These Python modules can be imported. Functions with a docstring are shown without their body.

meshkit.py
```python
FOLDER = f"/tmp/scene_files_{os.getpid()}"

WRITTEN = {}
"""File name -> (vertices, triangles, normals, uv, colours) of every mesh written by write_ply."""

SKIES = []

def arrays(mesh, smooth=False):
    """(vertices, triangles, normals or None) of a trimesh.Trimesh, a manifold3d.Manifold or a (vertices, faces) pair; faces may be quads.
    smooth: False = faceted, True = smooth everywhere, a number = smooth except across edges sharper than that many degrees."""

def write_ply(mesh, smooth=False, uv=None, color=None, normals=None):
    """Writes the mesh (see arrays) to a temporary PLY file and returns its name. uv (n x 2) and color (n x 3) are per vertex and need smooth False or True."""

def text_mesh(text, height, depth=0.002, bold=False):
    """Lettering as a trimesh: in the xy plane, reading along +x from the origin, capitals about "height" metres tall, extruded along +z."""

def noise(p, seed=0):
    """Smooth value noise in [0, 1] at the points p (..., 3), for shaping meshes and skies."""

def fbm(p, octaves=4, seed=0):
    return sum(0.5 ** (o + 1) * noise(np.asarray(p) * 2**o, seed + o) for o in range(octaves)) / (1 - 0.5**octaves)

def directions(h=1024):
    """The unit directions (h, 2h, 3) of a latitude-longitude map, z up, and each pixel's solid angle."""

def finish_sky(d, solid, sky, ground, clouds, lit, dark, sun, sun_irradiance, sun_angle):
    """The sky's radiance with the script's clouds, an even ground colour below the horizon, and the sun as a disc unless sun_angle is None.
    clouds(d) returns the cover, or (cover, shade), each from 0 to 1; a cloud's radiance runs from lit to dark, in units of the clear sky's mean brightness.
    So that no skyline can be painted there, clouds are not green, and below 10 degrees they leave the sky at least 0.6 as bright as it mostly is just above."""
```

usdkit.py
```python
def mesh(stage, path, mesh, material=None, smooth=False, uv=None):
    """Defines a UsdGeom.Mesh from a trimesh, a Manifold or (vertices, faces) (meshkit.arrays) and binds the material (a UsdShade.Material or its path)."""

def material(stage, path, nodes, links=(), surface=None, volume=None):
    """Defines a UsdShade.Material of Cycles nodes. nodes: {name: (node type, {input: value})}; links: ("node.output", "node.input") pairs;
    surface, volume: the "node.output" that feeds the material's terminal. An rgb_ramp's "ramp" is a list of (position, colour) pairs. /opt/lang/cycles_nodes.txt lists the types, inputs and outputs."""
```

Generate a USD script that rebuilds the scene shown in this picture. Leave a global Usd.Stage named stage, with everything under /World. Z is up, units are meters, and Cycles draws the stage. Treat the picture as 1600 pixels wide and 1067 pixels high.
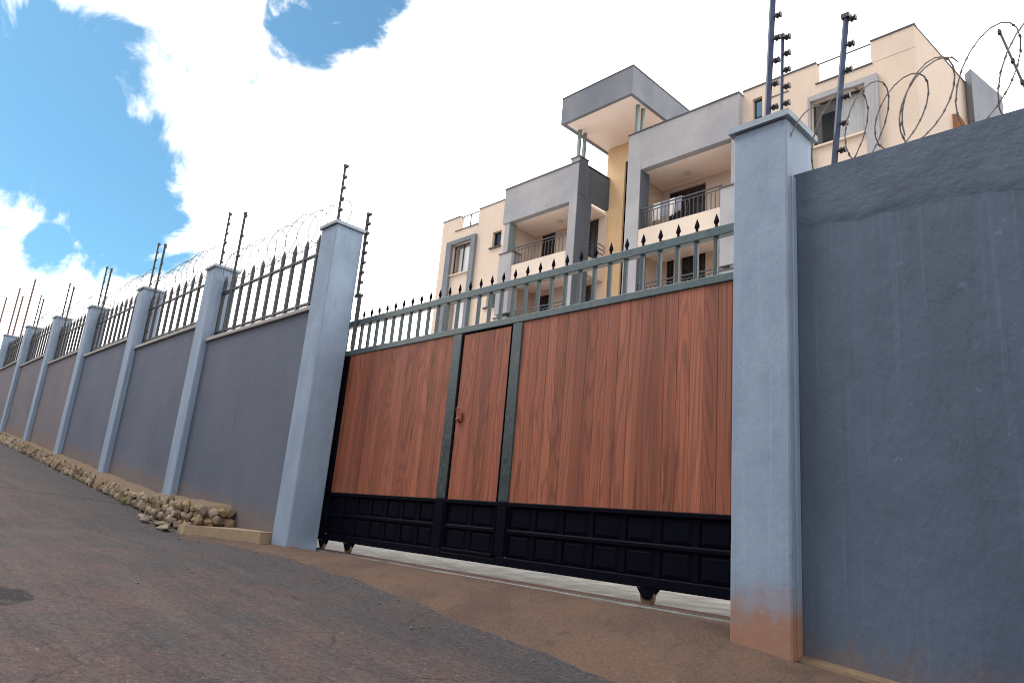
import math, random
import numpy as np
import trimesh
import usdkit, meshkit
from pxr import Usd, UsdGeom, UsdLux, UsdShade, Gf, Sdf, Vt

stage = Usd.Stage.CreateInMemory()
UsdGeom.SetStageUpAxis(stage, UsdGeom.Tokens.z)
UsdGeom.SetStageMetersPerUnit(stage, 1.0)
world = UsdGeom.Xform.Define(stage, '/World')
stage.SetDefaultPrim(world.GetPrim())
UsdGeom.Scope.Define(stage, '/World/Looks')
random.seed(5)
rng = np.random.default_rng(5)
PI = math.pi

# ------------------------------------------------------------------ camera, sky, sun, exposure
EXPOSURE = 0.72
SKY_STRENGTH = 0.06
SUN_INTENSITY = 0.4
SUN_ANGLE = 24.0
SUN_DIR = np.array([-0.68, -0.40, 1.0]); SUN_DIR = SUN_DIR / np.linalg.norm(SUN_DIR)   # towards the sun behind thin cloud
YAW, PITCH, ROLL = 0.81705, 0.25167, 0.08891
cam_at = (8.096, -4.240, 0.509)
fw = np.array([-math.sin(YAW) * math.cos(PITCH), math.cos(YAW) * math.cos(PITCH), math.sin(PITCH)])
r0 = np.array([math.cos(YAW), math.sin(YAW), 0.0]); u0 = np.cross(r0, fw)
rt = math.cos(ROLL) * r0 + math.sin(ROLL) * u0; up = np.cross(rt, fw)
cam = UsdGeom.Camera.Define(stage, '/World/camera')
cam.AddTransformOp().Set(Gf.Matrix4d(*rt, 0, *up, 0, *(-fw), 0, *cam_at, 1))
cam.CreateHorizontalApertureAttr(36.0)
cam.CreateFocalLengthAttr(1110.72 / 1600 * 36.0)
cam.CreateExposureAttr(EXPOSURE)

elev = math.asin(SUN_DIR[2]); rotn = math.atan2(SUN_DIR[0], SUN_DIR[1])
sun = UsdLux.DistantLight.Define(stage, '/World/sun')
sun.CreateIntensityAttr(SUN_INTENSITY); sun.CreateAngleAttr(SUN_ANGLE); sun.CreateNormalizeAttr(True)
sun.CreateColorAttr(Gf.Vec3f(1.0, 0.95, 0.88))
zx = SUN_DIR; xx = np.cross([0, 0, 1.0], zx); xx /= np.linalg.norm(xx); yx = np.cross(zx, xx)
sun.AddTransformOp().Set(Gf.Matrix4d(*xx, 0, *yx, 0, *zx, 0, 0, 0, 0, 1))

CLOUD = (21.0, 20.4, 20.0)
def sky_material():
    n = {'tc': ('texture_coordinate', {}),
         'sky': ('sky_texture', {'sky_type': 'single_scattering', 'sun_disc': False, 'sun_elevation': elev, 'sun_rotation': rotn,
                                 'air_density': 1.0, 'aerosol_density': 0.6}),
         'tint': ('mix_color', {'blend_type': 'multiply', 'fac': 1.0, 'b': (0.78, 1.42, 1.52), 'use_clamp': False}),
         'n1': ('noise_texture', {'scale': 6.5, 'detail': 10.0, 'roughness': 0.60, 'distortion': 0.5}),
         'n2': ('noise_texture', {'scale': 1.7, 'detail': 3.0, 'roughness': 0.5}),
         'bg': ('background_shader', {'strength': SKY_STRENGTH})}
    l = [('tc.generated', 'n1.vector'), ('tc.generated', 'n2.vector'), ('sky.color', 'tint.a')]
    # gaps of blue between the clouds: (direction, reach, weight)
    gaps = [((-0.908, 0.075, 0.415), 0.165, 1.1), ((-0.912, 0.185, 0.362), 0.12, 1.1), ((-0.886, -0.06, 0.46), 0.18, 1.0), ((-0.80, -0.25, 0.55), 0.22, 1.0), ((-0.77, 0.30, 0.57), 0.075, 0.8), ((-0.70, 0.32, 0.63), 0.10, 0.9), ((-0.952, 0.14, 0.272), 0.04, 0.75),
            ((-0.45, -0.70, 0.55), 0.40, 1.0), ((0.75, -0.35, 0.56), 0.35, 0.9), ((0.1, -0.2, 0.97), 0.25, 0.7), ((0.85, 0.4, 0.35), 0.2, 0.8)]
    last = None
    for i, (d, reach, wgt) in enumerate(gaps):
        d = np.array(d) / np.linalg.norm(d)
        n[f'd{i}'] = ('mix_color', {'blend_type': 'subtract', 'fac': 1.0, 'b': tuple(d), 'use_clamp': False})
        n[f'x{i}'] = ('separate_xyz', {})
        # squared distance
        for k in 'xyz':
            n[f'q{i}{k}'] = ('math', {'math_type': 'power', 'value2': 2.0})
            n[f'a{i}{k}'] = ('math', {'math_type': 'absolute'})
            l += [(f'x{i}.{k}', f'a{i}{k}.value1'), (f'a{i}{k}.value', f'q{i}{k}.value1')]
        n[f's{i}'] = ('math', {'math_type': 'add'}); n[f't{i}'] = ('math', {'math_type': 'add'}); n[f'r{i}'] = ('math', {'math_type': 'sqrt'})
        n[f'm{i}'] = ('map_range', {'from_min': 0.0, 'from_max': 1.6 * reach, 'to_min': 1.0 * wgt, 'to_max': -0.6 * wgt, 'clamp': True})
        l += [('tc.generated', f'd{i}.a'), (f'd{i}.result', f'x{i}.vector'), (f'q{i}x.value', f's{i}.value1'), (f'q{i}y.value', f's{i}.value2'),
              (f's{i}.value', f't{i}.value1'), (f'q{i}z.value', f't{i}.value2'), (f't{i}.value', f'r{i}.value1'), (f'r{i}.value', f'm{i}.value')]
        if last is None:
            last = f'm{i}.result'
        else:
            n[f'mx{i}'] = ('math', {'math_type': 'maximum'})
            l += [(last, f'mx{i}.value1'), (f'm{i}.result', f'mx{i}.value2')]; last = f'mx{i}.value'
    n['na'] = ('map_range', {'from_min': 0.3, 'from_max': 0.7, 'to_min': -0.38, 'to_max': 0.68, 'clamp': False})
    n['sub'] = ('math', {'math_type': 'subtract'})
    n['cov'] = ('map_range', {'range_type': 'smoothstep', 'from_min': -0.16, 'from_max': 0.20, 'to_min': 0.02, 'to_max': 1.0, 'clamp': True})
    n['mix'] = ('mix_color', {'blend_type': 'mix', 'b': CLOUD, 'use_clamp': False})
    l += [('n1.fac', 'na.value'), ('na.result', 'sub.value1'), (last, 'sub.value2'), ('sub.value', 'cov.value'), ('cov.result', 'mix.fac'),
          ('tint.result', 'mix.a'), ('mix.result', 'bg.color')]
    return usdkit.material(stage, '/World/Looks/sky', n, l, surface='bg.background')
dome = UsdLux.DomeLight.Define(stage, '/World/sky')
UsdShade.MaterialBindingAPI.Apply(dome.GetPrim()).Bind(sky_material())
dome.GetPrim().SetCustomDataByKey('kind', 'structure')

# ------------------------------------------------------------------ materials
def paint(name, col, rough=0.85, col2=None, nscale=(3, 3, 0.6), bump=0.25, bscale=40.0, bstretch=(1, 1, 1), bdist=0.01, spec=0.3, dirt=None, mottle=0.35, fine=None):
    """painted plaster: two tones in streaks, a rough relief, and an optional splash zone of earth near the ground"""
    col2 = col2 or tuple(c * 0.75 for c in col)
    n = {'g': ('geometry', {}), 'mp': ('mapping', {'scale': nscale}), 'n1': ('noise_texture', {'scale': 1.0, 'detail': 6.0, 'roughness': 0.62}),
         'rp': ('map_range', {'range_type': 'smoothstep', 'from_min': 0.5 - mottle / 2, 'from_max': 0.5 + mottle / 2}),
         'c': ('mix_color', {'a': col, 'b': col2}),
         'mb': ('mapping', {'scale': bstretch}), 'n2': ('noise_texture', {'scale': bscale, 'detail': 5.0, 'roughness': 0.65}),
         'b': ('bump', {'strength': bump, 'distance': bdist}),
         'p': ('principled_bsdf', {'roughness': rough, 'specular_ior_level': spec})}
    l = [('g.position', 'mp.vector'), ('mp.vector', 'n1.vector'), ('n1.fac', 'rp.value'), ('rp.result', 'c.fac'),
         ('g.position', 'mb.vector'), ('mb.vector', 'n2.vector'), ('n2.fac', 'b.height'), ('b.normal', 'p.normal')]
    last = 'c.result'
    if fine:   # fine vertical runs
        n['mf'] = ('mapping', {'scale': (38, 38, 0.7)}); n['nf'] = ('noise_texture', {'scale': 1.0, 'detail': 3.0})
        n['rf'] = ('map_range', {'range_type': 'smoothstep', 'from_min': 0.56, 'from_max': 0.72, 'to_max': fine})
        n['cf'] = ('mix_color', {'b': tuple(min(1, c * 1.5) for c in col)})
        l += [('g.position', 'mf.vector'), ('mf.vector', 'nf.vector'), ('nf.fac', 'rf.value'), ('rf.result', 'cf.fac'), (last, 'cf.a')]; last = 'cf.result'
        # darker runs, hairline cracks and small chips
        n['mg'] = ('mapping', {'scale': (17, 17, 0.45), 'location': (5.3, 0, 0)}); n['ng'] = ('noise_texture', {'scale': 1.0, 'detail': 4.0, 'roughness': 0.6})
        n['rg'] = ('map_range', {'range_type': 'smoothstep', 'from_min': 0.60, 'from_max': 0.74, 'to_max': 0.55}); n['cg'] = ('mix_color', {'b': tuple(c * 0.55 for c in col)})
        n['vw'] = ('noise_texture', {'scale': 2.5, 'detail': 5.0}); n['va'] = ('mix_color', {'blend_type': 'add', 'fac': 0.5, 'use_clamp': False}); n['vc'] = ('voronoi_texture', {'scale': 1.1, 'feature': 'distance_to_edge'})
        n['vr'] = ('map_range', {'from_min': 0.0005, 'from_max': 0.005, 'to_min': 0.55, 'to_max': 0.0}); n['vm'] = ('map_range', {'range_type': 'smoothstep', 'from_min': 0.50, 'from_max': 0.60}); n['vx'] = ('math', {'math_type': 'multiply'}); n['cv'] = ('mix_color', {'b': tuple(c * 0.45 for c in col)})
        n['nk'] = ('noise_texture', {'scale': 13.0, 'detail': 3.0, 'distortion': 0.5}); n['rk'] = ('map_range', {'range_type': 'smoothstep', 'from_min': 0.71, 'from_max': 0.76, 'to_max': 0.4}); n['ck'] = ('mix_color', {'b': tuple(min(1, c * 1.7) for c in col)})
        l += [('g.position', 'mg.vector'), ('mg.vector', 'ng.vector'), ('ng.fac', 'rg.value'), ('rg.result', 'cg.fac'), (last, 'cg.a'),
              ('g.position', 'vw.vector'), ('g.position', 'va.a'), ('vw.color', 'va.b'), ('va.result', 'vc.vector'), ('vc.distance', 'vr.value'), ('n1.fac', 'vm.value'), ('vr.result', 'vx.value1'), ('vm.result', 'vx.value2'), ('vx.value', 'cv.fac'), ('cg.result', 'cv.a'),
              ('g.position', 'nk.vector'), ('nk.fac', 'rk.value'), ('rk.result', 'ck.fac'), ('cv.result', 'ck.a')]; last = 'ck.result'
    if dirt:   # (slope, zero, height, colour, amount)
        sl, z0, hgt, dc, amt = dirt
        n['sx'] = ('separate_xyz', {}); n['dm'] = ('math', {'math_type': 'multiply_add', 'value2': sl})
        n['dn'] = ('noise_texture', {'scale': 9.0, 'detail': 4.0}); n['dq'] = ('math', {'math_type': 'multiply_add', 'value2': -hgt * 1.1})
        n['dr'] = ('map_range', {'range_type': 'smoothstep', 'from_min': z0 - 0.55 * hgt - 0.02, 'from_max': z0 + hgt - 0.55 * hgt, 'to_min': amt, 'to_max': 0.0})
        n['dc'] = ('mix_color', {'b': dc})
        l += [('g.position', 'sx.vector'), ('sx.x', 'dm.value1'), ('sx.z', 'dm.value3'), ('g.position', 'dn.vector'), ('dn.fac', 'dq.value1'), ('dm.value', 'dq.value3'),
              ('dq.value', 'dr.value'), ('dr.result', 'dc.fac'), (last, 'dc.a')]; last = 'dc.result'
    l.append((last, 'p.base_color'))
    return usdkit.material(stage, '/World/Looks/' + name, n, l, surface='p.BSDF')

def plain(name, col, rough=0.5, metallic=0.0, var=0.2, scale=12.0, bump=0.0, spec=0.5, coat=0.0):
    n = {'g': ('geometry', {}), 'n1': ('noise_texture', {'scale': scale, 'detail': 5.0, 'roughness': 0.6}),
         'c': ('mix_color', {'a': tuple(x * (1 - var) for x in col), 'b': tuple(min(1, x * (1 + var)) for x in col)}),
         'rr': ('map_range', {'from_min': 0.3, 'from_max': 0.7, 'to_min': max(0.05, rough - 0.1), 'to_max': min(1, rough + 0.1)}),
         'p': ('principled_bsdf', {'metallic': metallic, 'specular_ior_level': spec, 'coat_weight': coat})}
    l = [('g.position', 'n1.vector'), ('n1.fac', 'c.fac'), ('c.result', 'p.base_color'), ('n1.fac', 'rr.value'), ('rr.result', 'p.roughness')]
    if bump:
        n['b'] = ('bump', {'strength': bump, 'distance': 0.01}); l += [('n1.fac', 'b.height'), ('b.normal', 'p.normal')]
    return usdkit.material(stage, '/World/Looks/' + name, n, l, surface='p.BSDF')

EARTH = (0.30, 0.135, 0.05)
M = {}
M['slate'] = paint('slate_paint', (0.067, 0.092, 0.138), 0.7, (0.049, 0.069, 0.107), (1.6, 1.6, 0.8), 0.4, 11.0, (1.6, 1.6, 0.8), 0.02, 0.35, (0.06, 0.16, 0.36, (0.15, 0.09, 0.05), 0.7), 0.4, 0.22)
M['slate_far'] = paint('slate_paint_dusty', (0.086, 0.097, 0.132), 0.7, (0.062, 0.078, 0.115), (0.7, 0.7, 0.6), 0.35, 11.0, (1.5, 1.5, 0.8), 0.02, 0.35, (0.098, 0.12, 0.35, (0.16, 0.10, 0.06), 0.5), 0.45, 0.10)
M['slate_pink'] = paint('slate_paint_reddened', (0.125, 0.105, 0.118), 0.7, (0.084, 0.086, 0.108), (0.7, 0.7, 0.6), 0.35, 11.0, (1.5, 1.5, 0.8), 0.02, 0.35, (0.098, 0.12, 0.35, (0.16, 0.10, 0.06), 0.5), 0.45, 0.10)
M['slate_rough'] = paint('rough_slate_plaster', (0.070, 0.095, 0.139), 0.72, (0.052, 0.072, 0.109), (3, 3, 3), 0.55, 10.0, (1, 1, 1.3), 0.02, 0.35, None, 0.4, 0.1)
M['pillar'] = paint('pale_blue_grey_paint', (0.205, 0.268, 0.355), 0.6, (0.158, 0.212, 0.292), (3, 3, 1.5), 0.42, 13.0, (1.2, 1.2, 0.8), 0.012, 0.4, (-0.04, -0.19, 0.30, (0.25, 0.11, 0.05), 0.85), 0.4, 0.2)
M['pillar_far'] = paint('pale_blue_grey_paint_far', (0.205, 0.268, 0.355), 0.6, (0.158, 0.212, 0.292), (5, 5, 0.8), 0.35, 14.0, (1.6, 1.6, 0.8), 0.012, 0.4, None, 0.4, 0.2)
M['cap'] = plain('cap_cement', (0.27, 0.32, 0.37), 0.8, var=0.25, scale=9, bump=0.3, spec=0.2)
M['coping'] = plain('coping_cement', (0.30, 0.29, 0.28), 0.85, var=0.3, scale=6, bump=0.4, spec=0.2)
M['gate_metal'] = plain('grey_green_gate_paint', (0.058, 0.082, 0.085), 0.3, var=0.35, scale=14, bump=0.15, spec=0.6)
M['gate_stile'] = plain('dark_green_stile_paint', (0.022, 0.036, 0.040), 0.3, var=0.4, scale=14, bump=0.15, spec=0.6)
M['gate_black'] = plain('black_gate_paint', (0.0018, 0.002, 0.006), 0.55, var=0.3, scale=10, bump=0.1, spec=0.04)
M['fence_metal'] = plain('dark_fence_paint', (0.009, 0.010, 0.014), 0.45, var=0.3, scale=10)
M['post_blue'] = plain('dark_blue_post_paint', (0.03, 0.04, 0.085), 0.4, var=0.3, scale=10)
M['insulator'] = plain('black_plastic', (0.012, 0.012, 0.016), 0.4, var=0.1)
M['steel'] = plain('weathered_wire', (0.11, 0.092, 0.085), 0.6, metallic=0.0, var=0.2)
M['rusty'] = plain('rusty_steel', (0.12, 0.07, 0.06), 0.75, var=0.4, scale=20)
M['wheel'] = plain('rusty_wheel_steel', (0.10, 0.055, 0.035), 0.7, metallic=0.3, var=0.5, scale=30)
M['lock'] = plain('rust_red_lock_paint', (0.20, 0.045, 0.02), 0.5, var=0.4, scale=30)
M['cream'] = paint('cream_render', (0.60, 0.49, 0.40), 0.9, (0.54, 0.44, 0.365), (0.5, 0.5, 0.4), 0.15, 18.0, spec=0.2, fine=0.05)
M['cream_pale'] = paint('pale_cream_render', (0.64, 0.54, 0.455), 0.9, (0.56, 0.46, 0.385), (0.5, 0.5, 0.4), 0.12, 18.0, spec=0.2)
M['ochre'] = paint('ochre_render', (0.76, 0.55, 0.33), 0.9, (0.69, 0.49, 0.29), (0.5, 0.5, 0.4), 0.15, 18.0, spec=0.2)
M['soffit'] = plain('bounce_tinted_soffit', (0.90, 0.76, 0.68), 0.9, var=0.03, scale=2)  # pinkish white with the warm bounced light put into the colour
M['grey_light'] = paint('light_grey_render', (0.34, 0.335, 0.35), 0.9, (0.27, 0.27, 0.29), (0.6, 0.6, 0.5), 0.2, 16.0, spec=0.2, fine=0.08)
M['grey_dark'] = paint('blue_grey_render', (0.185, 0.195, 0.22), 0.9, (0.14, 0.152, 0.18), (0.6, 0.6, 0.5), 0.2, 16.0, spec=0.2, fine=0.08)
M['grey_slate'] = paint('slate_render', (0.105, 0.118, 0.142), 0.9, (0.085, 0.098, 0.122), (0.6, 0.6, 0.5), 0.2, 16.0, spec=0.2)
M['end_cream'] = paint('shaded_cream_render', (0.46, 0.375, 0.31), 0.9, (0.42, 0.345, 0.29), (0.5, 0.5, 0.4), 0.15, 18.0, spec=0.2)  # the facade cream darkened, so the end wall's shade sits in its colour
M['trim_dark'] = plain('dark_roof_edging', (0.05, 0.052, 0.06), 0.7)
M['rail'] = plain('balcony_rail_paint', (0.035, 0.034, 0.038), 0.45)
M['posts_green'] = plain('green_grey_steel_posts', (0.16, 0.21, 0.20), 0.45)
M['door_dark'] = plain('dark_door_leaf', (0.018, 0.013, 0.014), 0.35)
M['frame_dark'] = plain('dark_window_frame', (0.03, 0.032, 0.036), 0.4)
M['curtain'] = plain('white_curtain', (0.80, 0.78, 0.76), 0.9, var=0.15, scale=6)
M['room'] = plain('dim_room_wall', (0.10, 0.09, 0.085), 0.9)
M['cloth_white'] = plain('white_towel', (0.72, 0.70, 0.70), 0.95, var=0.12, scale=9)
M['cloth_grey'] = plain('grey_blue_towel', (0.26, 0.27, 0.33), 0.95, var=0.2, scale=9)
M['wood_brown'] = plain('brown_timber', (0.25, 0.11, 0.04), 0.7, var=0.3, scale=8)
M['light_white'] = plain('white_lamp_cover', (0.6, 0.57, 0.55), 0.4)
M['slab'] = plain('sandy_concrete', (0.25, 0.185, 0.125), 0.9, var=0.35, scale=9, bump=0.5, spec=0.2)
M['grass'] = plain('grass_blades', (0.09, 0.13, 0.03), 0.7, var=0.4, scale=30)
M['mortar'] = plain('earth_mortar', (0.155, 0.11, 0.075), 0.95, var=0.4, scale=12, bump=0.8, spec=0.15)
for i, c in enumerate([(0.215, 0.160, 0.108), (0.17, 0.128, 0.094), (0.235, 0.20, 0.16), (0.125, 0.092, 0.066), (0.24, 0.165, 0.088)]):
    M[f'stone{i}'] = plain(f'rubble_stone_{"abcde"[i]}', c, 0.9, var=0.35, scale=18, bump=0.7, spec=0.2)

def glass(name, tint=(0.88, 0.89, 0.90)):
    n = {'t': ('transparent_bsdf', {'color': tint}), 'g': ('glossy_bsdf', {'color': (1, 1, 1), 'roughness': 0.03}), 'f': ('fresnel', {'IOR': 1.33}), 'h': ('math', {'math_type': 'multiply', 'value2': 0.35}), 'm': ('mix_closure', {})}
    return usdkit.material(stage, '/World/Looks/' + name, n, [('f.fac', 'h.value1'), ('h.value', 'm.fac'), ('t.BSDF', 'm.closure1'), ('g.BSDF', 'm.closure2')], surface='m.closure')
M['glass'] = glass('window_glass')
M['glass_dark'] = glass('tinted_window_glass', (0.25, 0.33, 0.4))

def wood(name, tone, seed):
    """wood-grain boards: contour figure of a stretched noise, fine fibres, each board a little different"""
    n = {'g': ('geometry', {}), 'oi': ('object_info', {}),
         'm1': ('mapping', {'location': (seed * 3.1, 0, seed * 1.7), 'scale': (3.6, 1.0, 0.28)}), 'n1': ('noise_texture', {'scale': 1.0, 'detail': 1.5, 'roughness': 0.4, 'distortion': 0.3}),
         'k': ('math', {'math_type': 'multiply', 'value2': 150.0}), 'sn': ('math', {'math_type': 'sine'}),
         'rg': ('map_range', {'range_type': 'smoothstep', 'from_min': 0.1, 'from_max': 1.0, 'to_min': 0.0, 'to_max': 0.62}),
         'm2': ('mapping', {'scale': (120, 60, 2.2)}), 'n2': ('noise_texture', {'scale': 1.0, 'detail': 4.0, 'roughness': 0.6}),
         'r2': ('map_range', {'from_min': 0.35, 'from_max': 0.7, 'to_min': 0.0, 'to_max': 0.7}),
         'm4': ('mapping', {'location': (seed * 1.3, 0, 0), 'scale': (14, 1, 1.5)}), 'n4': ('noise_texture', {'scale': 1.0, 'detail': 3.0, 'distortion': 0.8}), 'r4': ('map_range', {'range_type': 'smoothstep', 'from_min': 0.60, 'from_max': 0.74, 'to_max': 0.7}), 'c4': ('mix_color', {'b': tuple(x * 0.3 for x in tone)}),
         'm3': ('mapping', {'scale': (11, 1, 0.25)}), 'n3': ('noise_texture', {'scale': 1.0, 'detail': 2.0}),
         'c1': ('mix_color', {'a': tone, 'b': tuple(x * 0.42 for x in tone)}), 'c2': ('mix_color', {'b': tuple(x * 0.55 for x in tone)}),
         'c3': ('mix_color', {'blend_type': 'multiply', 'fac': 1.0, 'use_clamp': False}),
         'v': ('map_range', {'from_min': 0.3, 'from_max': 0.7, 'to_min': 0.78, 'to_max': 1.2}),
         'ro': ('map_range', {'to_min': 0.93, 'to_max': 1.07}), 'vm': ('math', {'math_type': 'multiply'}), 'cc': ('combine_xyz', {}),
         'b': ('bump', {'strength': 0.12, 'distance': 0.003}), 'p': ('principled_bsdf', {'roughness': 0.48, 'specular_ior_level': 0.35})}
    l = [('g.position', 'm1.vector'), ('m1.vector', 'n1.vector'), ('n1.fac', 'k.value1'), ('k.value', 'sn.value1'), ('sn.value', 'rg.value'),
         ('g.position', 'm2.vector'), ('m2.vector', 'n2.vector'), ('n2.fac', 'r2.value'), ('g.position', 'm3.vector'), ('m3.vector', 'n3.vector'),
         ('rg.result', 'c1.fac'), ('c1.result', 'c2.a'), ('r2.result', 'c2.fac'), ('n3.fac', 'v.value'), ('oi.random', 'ro.value'), ('v.result', 'vm.value1'), ('ro.result', 'vm.value2'),
         ('vm.value', 'cc.x'), ('vm.value', 'cc.y'), ('vm.value', 'cc.z'), ('g.position', 'm4.vector'), ('m4.vector', 'n4.vector'), ('n4.fac', 'r4.value'), ('r4.result', 'c4.fac'), ('c2.result', 'c4.a'), ('c4.result', 'c3.a'), ('cc.vector', 'c3.b'), ('c3.result', 'p.base_color'),
         ('n2.fac', 'b.height'), ('b.normal', 'p.normal')]
    return usdkit.material(stage, '/World/Looks/' + name, n, l, surface='p.BSDF')
M['wood'] = [wood(f'red_brown_wood_{"abc"[i]}', t, i + 1) for i, t in enumerate([(0.275, 0.086, 0.046), (0.25, 0.076, 0.041), (0.30, 0.098, 0.053)])]

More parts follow.
